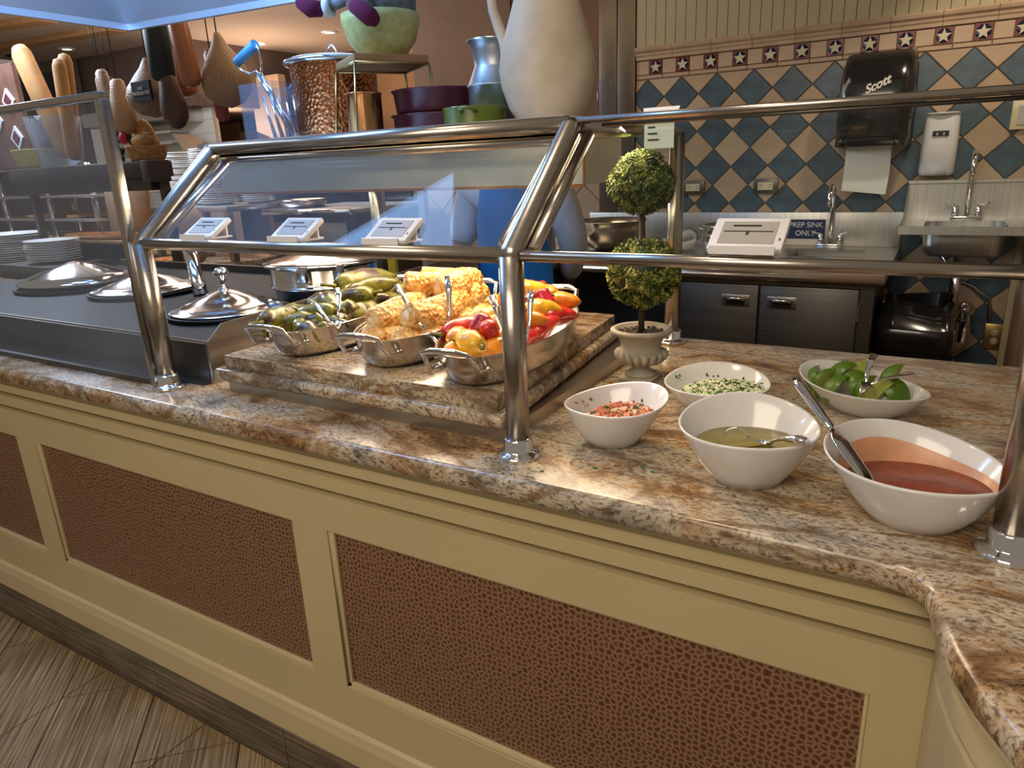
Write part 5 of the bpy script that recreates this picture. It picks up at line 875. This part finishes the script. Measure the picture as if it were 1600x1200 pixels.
E_ = [('pel', 'wa'), ('wa', 'ch'), ('ch', 'ub'), ('ub', 'nk'), ('nk', 'hb'), ('hb', 'ht'), ('ub', 'ls'), ('ls', 'le'), ('le', 'lw'), ('lw', 'lh'), ('ub', 'rs'), ('rs', 're'), ('re', 'rw'), ('rw', 'rh'), ('pel', 'lp'), ('lp', 'lk'), ('lk', 'la'), ('la', 'lt'), ('pel', 'rp'), ('rp', 'rk'), ('rk', 'ra'), ('ra', 'rt')]
rad = dict(pel=.14, wa=.125, ch=.145, ub=.12, nk=.05, hb=.075, ht=.085, ls=.062, le=.045, lw=.030, lh=.034, rs=.062, re=.045, rw=.030, rh=.034, lk=.06, la=.04, lt=.04, rk=.06, ra=.04, rt=.04, lp=.09, rp=.09)
skin_mesh('body', 'skin', [V[k] for k in kk], [(ix[a], ix[b]) for a, b in E_], [rad[k] for k in kk], pr)
def sub(keys, edges, rr, name, mat, move={}):
    vv = [move.get(k, V[k]) for k in keys]; jx = {k: i for i, k in enumerate(keys)}; return skin_mesh(name, mat, vv, [(jx[a], jx[b]) for a, b in edges], rr, pr)
hem = (PX, PY, .84); sub(['pel', 'wa', 'ch', 'ub', 'ls', 'le', 'rs', 're', 'rw'], [('pel', 'wa'), ('wa', 'ch'), ('ch', 'ub'), ('ub', 'ls'), ('ls', 'le'), ('ub', 'rs'), ('rs', 're'), ('re', 'rw')], [.185, .165, .175, .15, .085, .068, .085, .066, .05], 'jacket', 'jacket', {'pel': hem})
sub(['pel', 'lp', 'lk', 'la', 'rp', 'rk', 'ra'], [('pel', 'lp'), ('lp', 'lk'), ('lk', 'la'), ('pel', 'rp'), ('rp', 'rk'), ('rk', 'ra')], [.15, .11, .08, .065, .11, .08, .065], 'trousers', 'trousers', {'pel': (PX, PY, .86)})
m_ = MB(); m_.smooth = True; R = []
for z, w, yy in ((.45, .225, -.235), (.70, .225, -.225), (.90, .22, -.215), (1.05, .205, -.205), (1.20, .165, -.255), (1.33, .125, -.26), (1.36, .115, -.245)):
    f_ = [(PX+.02+w*math.sin(a), PY+yy+.20*(1-math.cos(a)), z) for a in [D(-62+124*k/14) for k in range(15)]]; R.append(f_+[(x, y+.006, z2) for x, y, z2 in f_[::-1]])
m_.rings(R).build('apron', 'apron_blue', pr)
hv = V['lh']; gd = Vector((.35, -.62, -.55)).normalized(); gs = gd.cross(Vector((0, 0, 1))).normalized(); h0 = Vector(V['lw']); pv = [tuple(h0-gd*.05), tuple(h0), tuple(h0+gd*.055), tuple(h0+gd*.095)]; pe = [(0, 1), (1, 2), (2, 3)]; pr_ = [.040, .034, (.042, .024), (.038, .018)]
for k in range(4):
    b0_ = h0+gd*.085+gs*(.027-.018*k); L = (.062, .072, .068, .052)[k]; j = len(pv); pv += [tuple(b0_), tuple(b0_+gd*L*.5), tuple(b0_+gd*L*.85+Vector((0, 0, -L*.35)))]; pe += [(3 if k in (1, 2) else 2, j), (j, j+1), (j+1, j+2)]; pr_ += [.011, .0105, .009]
j = len(pv); pv += [tuple(h0+gd*.03+gs*.035), tuple(h0+gd*.06+gs*.06), tuple(h0+gd*.09+gs*.062)]; pe += [(1, j), (j, j+1), (j+1, j+2)]; pr_ += [.015, .012, .010]
skin_mesh('glove', 'glove', pv, pe, pr_, pr)
hc = Vector(V['hb']).lerp(Vector(V['ht']), .55); m_ = MB()
m_.sphere(tuple(hc+Vector((0, .012, .03))), .098, 20, 12, (1, 1.08, .82)); m_.build('cap', 'apron_blue', pr); m_ = MB(); m_.sphere(tuple(hc+Vector((0, .03, -.015))), .093, 18, 10, (1, 1, .9)); m_.build('hair', 'hair', pr)
m_ = MB(); m_.sphere(tuple(hc+Vector((0, -.098, -.02))), .013, 10, 8, (.8, 1.3, 1.4)); m_.sphere(tuple(hc+Vector((-.086, .0, -.02))), .018, 10, 8, (.4, .8, 1.3)); m_.sphere(tuple(hc+Vector((.086, .0, -.02))), .018, 10, 8, (.4, .8, 1.3)); m_.build('nose_and_ears', 'skin', pr)
m_ = MB(); m_.sphere(tuple(hc+Vector((-.03, -.080, .0))), .011, 10, 8); m_.sphere(tuple(hc+Vector((.03, -.080, .0))), .011, 10, 8); m_.build('eyes', 'print_white', pr); m_ = MB(); m_.sphere(tuple(hc+Vector((0, -.083, -.052))), .02, 10, 8, (1, .35, .28)); m_.build('mouth', 'ham_dark', pr)
# ------------------------------------------------------------------ bakery area, far left
cn = thing('rear_counter', 'stone topped rear counter with pale slab in front of the bakery', 'counter', (-4.4, 3.1, 0)); MB().box(-6.6, -3.72, 2.55, 3.7, .86, .90).build('slab', 'granite', cn, bevel=.006); MB().box(-6.6, -3.76, 2.6, 3.7, 0, .86).build('base', 'black_metal', cn)
ps2 = thing('pass_table', 'steel pass table carrying the tall stacks of plates', 'table', (-4.15, 3.15, 0)); MB().box(-4.53, -3.73, 2.90, 3.35, 1.205, 1.238).build('top', 'steel_satin', ps2, bevel=.004)
for x, y in ((-4.50, 2.93), (-3.76, 2.93), (-4.50, 3.32), (-3.76, 3.32)): MB().box(x-.02, x+.02, y-.02, y+.02, .90, 1.205).build('leg', 'steel', ps2)
def plate_stack(c, n, r, label, group, ovl=1.0, dz=.0125):
    pr0 = [(0, 0), (r*.6, 0), (r*.66, .006), (r, .016), (r*1.005, .018), (r, .020), (r*.62, .010), (0, .006)]; first = None
    for k in range(n):
        lab = '%s plate %s %s' % ('topmost' if k == n-1 else 'lowest' if k == 0 else 'white', 'within' if 0 < k < n-1 else 'of', label); loc = (c[0]+rnd.uniform(-.006, .006), c[1]+rnd.uniform(-.006, .006), c[2]+k*dz)
        if first is None: first = MB().lathe(pr0, loc, 28, 1, ovl).build('plate', 'ceramic_far', loc=loc); o = first
        else: o = first.copy(); C.objects.link(o); o.location = loc
        tag(o, lab, 'plate', group)
plate_stack((-4.06, 3.10, 1.240), 27, .135, 'the tall stack nearest the tube guard', 'plates stacked on the pass table'); plate_stack((-4.36, 3.12, 1.240), 26, .13, 'the tall stack second from the tube guard', 'plates stacked on the pass table'); plate_stack((-3.845, 3.24, 1.240), 14, .105, 'the short stack at the right end of the pass table', 'plates stacked on the pass table')
plate_stack((-4.20, 2.10, 1.0), 9, .135, 'the short stack behind the conical lid', 'plates behind the glass screen'); plate_stack((-4.85, 2.20, .905), 18, .19, 'the tall stack at the left edge behind the glass', 'plates behind the glass screen')
sc = thing('side_counter', 'dark counter holding low plate stacks behind the glass screen', 'counter', (-4.4, 2.2, 0)); MB().box(-6.2, -3.9, 1.9, 2.50, .86, .90).box(-4.45, -3.95, 1.92, 2.3, .90, .998).build('counter_body', 'steel_dark', sc)
# pizzas
def pizza(label, c, r, tier, sx=1):
    t = thing('pizza', label, 'pizza', c, 'pizzas and trays on the tiered rack'); MB().lathe([(0, 0), (r*.96, 0), (r, .012), (r*.97, .022), (r*.90, .016), (0, .014)], c, 30, sx).build('crust', 'bread', t); m_ = MB(); q = random.Random(int(c[0]*100)); m_.lathe([(0, .015), (r*.89, .0165), (r*.89, .019), (0, .018)], c, 30, sx)
    for i in range(46): a, k = q.uniform(0, 6.3), math.sqrt(q.random())*r*.82; m_.sphere((c[0]+sx*k*math.cos(a), c[1]+k*math.sin(a), c[2]+.021), q.uniform(.012, .026), 7, 4, (1, 1, .35))
    m_.build('topping', 'pizza', t)
rk = thing('tiered_rack', 'steel tiered display rack of pizzas behind the hazy glass', 'rack', (-4.5, 2.6, .9))
for x, y in ((-5.75, 2.62), (-5.75, 3.1), (-5.15, 2.62), (-4.62, 2.62), (-4.62, 3.1)): m_ = MB(); m_.smooth = True; m_.tube([(x, y, .90), (x, y, 1.53)], .018, 10); m_.build('upright', 'steel', rk)
for z in (1.03, 1.17, 1.32, 1.50): MB().box(-6.1, -4.55, 2.58, 3.12, z, z+.018).build('shelf', 'steel_satin' if z < 1.45 else 'steel', rk, bevel=.003)
pizza('large orange pizza on the lowest shelf nearest the left post', (-4.80, 2.80, 1.048), .19, 0); pizza('orange pizza on the lowest shelf second from the left post', (-5.30, 2.80, 1.048), .20, 0); pizza('yellow and orange pizza on the middle shelf', (-4.95, 2.80, 1.188), .18, 1); pizza('orange pizza on the middle shelf to the left', (-5.45, 2.80, 1.188), .19, 1); pizza('dark topped pizza on the upper shelf', (-5.25, 2.80, 1.338), .18, 2)
pizza('large orange pizza on the stone slab right of the rack', (-4.18, 2.76, .905), .17, 0)
wbd = thing('cutting_board', 'tall tan wooden peel standing upright behind the screen edge', 'board', (-4.2, 2.57, .9)); m_ = MB(); m_.wallprism([(-4.42, .905), (-4.08, .905), (-4.02, 1.14), (-3.98, 1.30), (-3.97, 1.38), (-4.40, 1.40)], 2.56, 2.585); m_.build('board', 'board_tan', wbd, bevel=.008)
pb = thing('serving_board', 'pale wooden board raised on a black block under the long flatbread', 'board', (-4.18, 2.38, .9)); MB().box(-4.60, -3.80, 2.25, 2.50, 1.082, 1.10).build('board', 'wood_light', pb, bevel=.004); MB().box(-4.35, -3.95, 2.32, 2.46, .90, 1.082).build('block', 'black_metal', pb)
pizza('long orange flatbread on the raised wooden board nearest the screen edge', (-4.18, 2.375, 1.102), .125, 0, 2.7)
t = thing('paper_bag', 'rounded tan paper sack leaning right of the wooden peel', 'bag', (-3.72, 2.7, 1.1)); m_ = MB(); m_.sphere((-3.88, 2.72, 1.085), .155, 22, 12, (1, .6, 1.2)); m_.build('sack', 'board_tan', t)
dkb = thing('crate_shelf', 'dark wooden raised shelf carrying the bread basket', 'shelf', (-3.9, 2.3, 1.4)); MB().box(-4.75, -3.40, 2.22, 2.36, 1.425, 1.50).build('top_board', 'dark_wood', dkb, bevel=.004); MB().box(-4.70, -3.44, 2.25, 2.35, 1.36, 1.425).build('apron_board', 'dark_wood', dkb); MB().box(-3.44, -3.38, 2.21, 2.33, 1.40, 1.505).build('end_block', 'dark_wood', dkb, bevel=.004)
for x, z_ in ((-4.68, .90), (-3.405, 0)): MB().box(x-.016, x+.016, 2.28, 2.32, z_, 1.40).build('leg', 'dark_wood', dkb)
bk = thing('bread_basket', 'wicker basket of flowers and bread on the dark shelf', 'basket', (-3.56, 2.34, 1.50)); MB().lathe([(0, 0), (.085, 0), (.10, .02), (.118, .07), (.122, .075), (.112, .075), (.09, .02), (0, .01)], (-3.56, 2.34, 1.502), 30, 1, .8).build('wicker', 'basket_weave', bk)
m_ = MB(); m_.smooth = True; m_.tube(arc((-3.64, 2.34, 1.57), (-3.46, 2.34, 1.56), .125, 10), .017, 10); m_.build('handle', 'basket_weave', bk); 
for nm, lb, cc_, s_, mt in (('bread_roll', 'golden bread roll in the wicker basket', (-3.53, 2.31, 1.60), (.07, .05, .04), 'bread'), ('magenta_flower', 'magenta flower at the left of the basket', (-3.63, 2.27, 1.62), (.025, .02, .03), 'petal'), ('magenta_flower', 'magenta flower higher up at the left of the basket', (-3.68, 2.27, 1.67), (.022, .02, .025), 'petal')):
    m_ = MB(); m_.sphere(cc_, 1, 14, 8, s_); tag(m_.build(nm, mt, loc=cc_), lb, 'bread' if 'roll' in nm else 'flower')
m_ = MB(); r = random.Random(5)
for i in range(26): c_ = (-3.70+r.uniform(-.08, .10), 2.29+r.uniform(-.03, .03), 1.60+r.uniform(-.10, .12)); m_.sphere(c_, 1, 6, 4, (r.uniform(.02, .045), .008, r.uniform(.012, .025)), Matrix.Rotation(r.uniform(0, 3), 3, 'Y'))
tag(m_.build('foliage_sprig', 'leaf_dark', loc=(-3.7, 2.29, 1.6)), 'dark green leafy sprig left of the wicker basket', 'leaves', kind='stuff')
# hanging hams, sausages
rk2 = thing('hanging_rail', 'dark rail near the ceiling from which the hams hang', 'rail', (-3.4, 2.3, 2.35)); m_ = MB(); m_.smooth = True; m_.tube([(-5.2, 2.3, 2.36), (-2.5, 2.3, 2.36)], .012, 10); m_.tube([(-5.1, 2.3, 2.36), (-5.1, 2.3, 2.75)], .008, 8); m_.tube([(-2.6, 2.3, 2.36), (-2.6, 2.3, 2.75)], .008, 8); m_.build('bar', 'black_metal', rk2)
def hang(name, label, cat, x, zt, zb_, r, mat, shape='ham', y=2.3, lean=0, grp=None):
    t = thing(name, label, cat, (x, y, zb_), grp); L = zt-zb_; pr0 = {'ham': [(0, 0), (.55, .06), (.92, .20), (1, .36), (.88, .52), (.58, .70), (.32, .84), (.20, .94), (.12, 1), (0, 1)], 'stick': [(0, 0), (.7, .02), (1, .08), (1.02, .5), (1, .92), (.7, .98), (0, 1)], 'gourd': [(0, 0), (.5, .04), (.9, .18), (1, .35), (.8, .6), (.6, .8), (.5, .96), (.3, 1), (0, 1)]}[shape]
    M = Matrix.Rotation(lean, 3, 'Y'); MB().lathe([(a*r, b*L) for a, b in pr0], (x, y, zb_), 26, 1, .8, tilt=M).build('meat' if cat != 'bread' else 'loaf', mat, t)
    if cat != 'bread': top = M @ Vector((0, 0, L)); m_ = MB(); m_.smooth = True; m_.tube([(x+top.x, y, zb_+top.z-.01), (x+top.x, y, 2.36)], .003, 6); m_.build('cord', 'net_black', t)
    return t
G1 = 'cured meats hanging above the bakery'
hang('netted_ham', 'pear shaped netted ham with a dark printed label', 'ham', -3.37, 1.97, 1.70, .140, 'ham_net', grp=G1)
hm = [o for o in C.objects if o.get('label') == 'pear shaped netted ham with a dark printed label'][0]; m_ = MB(); m_.box(-3.345, -3.205, 2.178, 2.190, 1.765, 1.850); m_.build('label_panel', 'net_black', hm); text_mesh('label_print', 'I B E\nPROSCIUTTO', .021, 'print_white', hm, (-3.275, 2.176, 1.808), (PI/2, 0, 0), .0008)
hang('netted_ham', 'large pale netted ham right of the long sausage', 'ham', -2.86, 2.03, 1.71, .125, 'ham_net_pale', lean=-.10, y=2.34, grp=G1); hang('netted_ham', 'slim pale netted ham left of the labelled ham', 'ham', -3.64, 1.90, 1.63, .075, 'ham_net_pale', 'gourd', grp=G1); hang('netted_ham', 'small faint netted ham behind the top corner of the glass screen', 'ham', -3.88, 1.98, 1.62, .07, 'ham_net', 'gourd', y=2.4, lean=-.12, grp=G1)
hang('long_sausage', 'long smooth orange-brown sausage', 'sausage', -2.955, 2.13, 1.80, .050, 'sausage', 'stick', y=2.22, lean=-.12, grp=G1); hang('dark_ham', 'dark dried ham below the black bag', 'ham', -3.10, 1.90, 1.63, .070, 'ham_dark', 'gourd', y=2.22, lean=-.12, grp=G1); hang('black_bag', 'black netting sleeve around the top of the dark ham', 'sleeve', -3.15, 2.12, 1.84, .062, 'net_black', 'stick', y=2.22, grp=G1)
hang('salami', 'mottled red salami behind the long sausage', 'salami', -2.98, 1.98, 1.66, .035, 'salami_red', 'stick', y=2.38, lean=-.08, grp=G1); hang('pale_cheese', 'smooth pale orange cheese between the labelled ham and the black sleeve', 'cheese', -3.30, 2.02, 1.80, .055, 'sausage', 'stick', y=2.45, lean=-.20, grp=G1); hang('salami', 'thin dark red salami nearest the loaves', 'salami', -4.12, 1.97, 1.76, .022, 'salami_red', 'stick', y=2.5, grp=G1); hang('black_salami', 'thin black salami right of the red one', 'salami', -4.02, 1.96, 1.84, .022, 'net_black', 'stick', y=2.5, grp=G1)
t = thing('glass_vase', 'tall clear vase holding the upright loaves', 'vase', (-4.28, 2.30, 1.50)); MB().lathe([(0, 0), (.10, 0), (.11, .01), (.14, .26), (.136, .26), (.105, .012), (0, .008)], (-4.28, 2.29, 1.502), 30).build('vase_body', 'acrylic', t)
hang('baguette', 'fat leaning baguette at the far left', 'bread', -4.22, 2.20, 1.55, .060, 'bread', 'stick', lean=-.42, grp='upright loaves in the vase'); hang('baguette', 'golden upright baguette in the middle', 'bread', -4.26, 2.09, 1.53, .043, 'bread', 'stick', lean=.18, grp='upright loaves in the vase', y=2.36); hang('baguette', 'brown upright baguette on the right', 'bread', -4.18, 2.05, 1.53, .040, 'bread', 'stick', lean=.12, grp='upright loaves in the vase', y=2.30)
t = thing('green_tub', 'wide pale green tub behind the hazy glass', 'tub', (-4.75, 2.4, 1.5)); MB().lathe([(0, 0), (.16, 0), (.18, .02), (.20, .10), (.205, .105), (.19, .105), (0, .09)], (-4.62, 2.36, 1.502), 36, 1.1, .6).build('tub', 'celadon', t)
t = thing('patterned_screen', 'dark panel with diamond ornament at the left edge', 'panel', (-5.3, 2.5, 1.5)); MB().box(-5.75, -5.0, 2.50, 2.53, 1.52, 2.13).build('panel', 'ham_dark', t); 
for (x, z) in ((-5.12, 1.70), (-5.12, 1.92), (-5.32, 1.81), (-5.32, 2.03)): m_ = MB(); m_.wallprism(diamond(x, z, .15), 2.492, 2.50); m_.build('diamond', 'paper_grey', t); m_ = MB(); m_.wallprism(diamond(x, z, .09), 2.486, 2.492); m_.build('diamond_centre', 'maroon', t)
# white wall shelves and small vent hood
for i, z in enumerate((1.63, 1.78, 1.89)):
    t = thing('wall_shelf', 'narrow steel wall shelf on the white tiles, %s of three' % ['lowest', 'middle', 'highest'][i], 'shelf', (-7.5, 5.2, z)); MB().box(-8.2, -7.22, 5.05, 5.292, z, z+.012).build('shelf_board', 'steel_satin', t); MB().box(-8.2, -7.22, 5.046, 5.05, z-.012, z+.016).build('lip', 'chrome', t)
t = thing('vent_hood', 'small steel vent hood under the dark soffit', 'hood', (-7.4, 5.0, 2.0)); MB().box(-8.3, -6.95, 4.75, 5.29, 1.98, 2.12).build('hood_body', 'steel_satin', t, bevel=.005)
t = thing('stone_wedge', 'triangular tan stone panel beside the wall shelves', 'panel', (-6.9, 5.1, 1.6)); MB().wallprism([(-7.05, 1.86), (-6.86, 1.84), (-6.35, 1.45), (-6.35, 0), (-6.70, 0), (-6.70, 1.45)], 4.95, 5.1).build('wedge', 'tan_tile', t)
tag(MB().box(-6.85, -6.4, 5.9, 6.0, 0, 2.45).build('wall_stone', 'tan_tile'), kind='structure'); tag(MB().box(-8.0, -6.0, 6.6, 6.7, 0, 1.95).build('wall_stone', 'tan_tile'), kind='structure')
# equipment seen through the guard
eq = thing('cooking_bench', 'dark steel cooking bench seen through the middle sneeze guard', 'bench', (-3.4, 3.4, 0)); MB().box(-3.70, -2.96, 3.15, 3.9, 1.17, 1.20).build('bench_top', 'steel_satin', eq, bevel=.006); MB().box(-3.68, -2.98, 3.20, 3.88, .10, 1.17).build('bench_body', 'steel_dark', eq); MB().box(-3.66, -3.36, 3.185, 3.20, .75, 1.12).build('door', 'steel_sheet', eq, bevel=.003); MB().box(-3.33, -3.04, 3.185, 3.20, .75, 1.12).build('door', 'steel_sheet', eq, bevel=.003)
m_ = MB(); m_.smooth = True; m_.tube([(-3.70, 3.15, 1.185), (-2.96, 3.15, 1.185)], .018, 12); m_.build('front_rail', 'chrome', eq)
lathed('frying_pan', 'shallow steel pan on the cooking bench', 'pan', (-3.55, 3.35, 1.202), [(0, 0), (.13, 0), (.15, .03), (.155, .05), (.148, .05), (.128, .006), (0, .005)], 'pan_steel')
ov = thing('dark_oven', 'dark blue-grey oven cabinet behind the cooking bench', 'oven', (-3.6, 4.0, 0)); MB().box(-4.7, -3.08, 4.1, 4.8, 0, 1.62).build('cabinet', 'steel_dark', ov, bevel=.01); MB().box(-4.5, -3.25, 4.085, 4.10, 1.1, 1.5).build('window', 'black_plastic', ov)
for i, (x, lb) in enumerate(((-2.545, 'slim grey steel upright left of the cook'), (-2.86, 'slim grey steel upright beside the wide post'))):
    t = thing('steel_upright', lb, 'post', (x, 3.3, 0), 'steel uprights behind the counter'); MB().box(x-.022, x+.022, 3.28, 3.32, 0, 1.46).build('upright', 'steel_satin', t)
t = thing('caution_sign', 'yellow folding caution sign legs behind the counter', 'sign', (-2.05, 2.35, 0)); MB().wallprism([(-2.16, 0), (-2.10, 0), (-2.085, 1.10), (-2.12, 1.10)], 2.34, 2.36).build('leg', 'yellow_plastic', t); MB().wallprism([(-1.98, 0), (-1.92, 0), (-1.985, 1.10), (-2.02, 1.10)], 2.34, 2.36).build('leg', 'yellow_plastic', t)
seen = {}
for o in C.objects:
    if o.parent is None and o.get('label') and ('pan' in o['label']): seen.setdefault(o['label'], []).append(o)
for l_, os_ in seen.items():
    if len(os_) == 2:
        os_.sort(key=lambda q: q.location.y); os_[0]['label'] = 'nearer '+l_; os_[1]['label'] = 'farther '+l_
for o in list(C.objects):
    if o.parent is None and o.type == 'EMPTY' and o.get('label') == '': bpy.data.objects.remove(o)
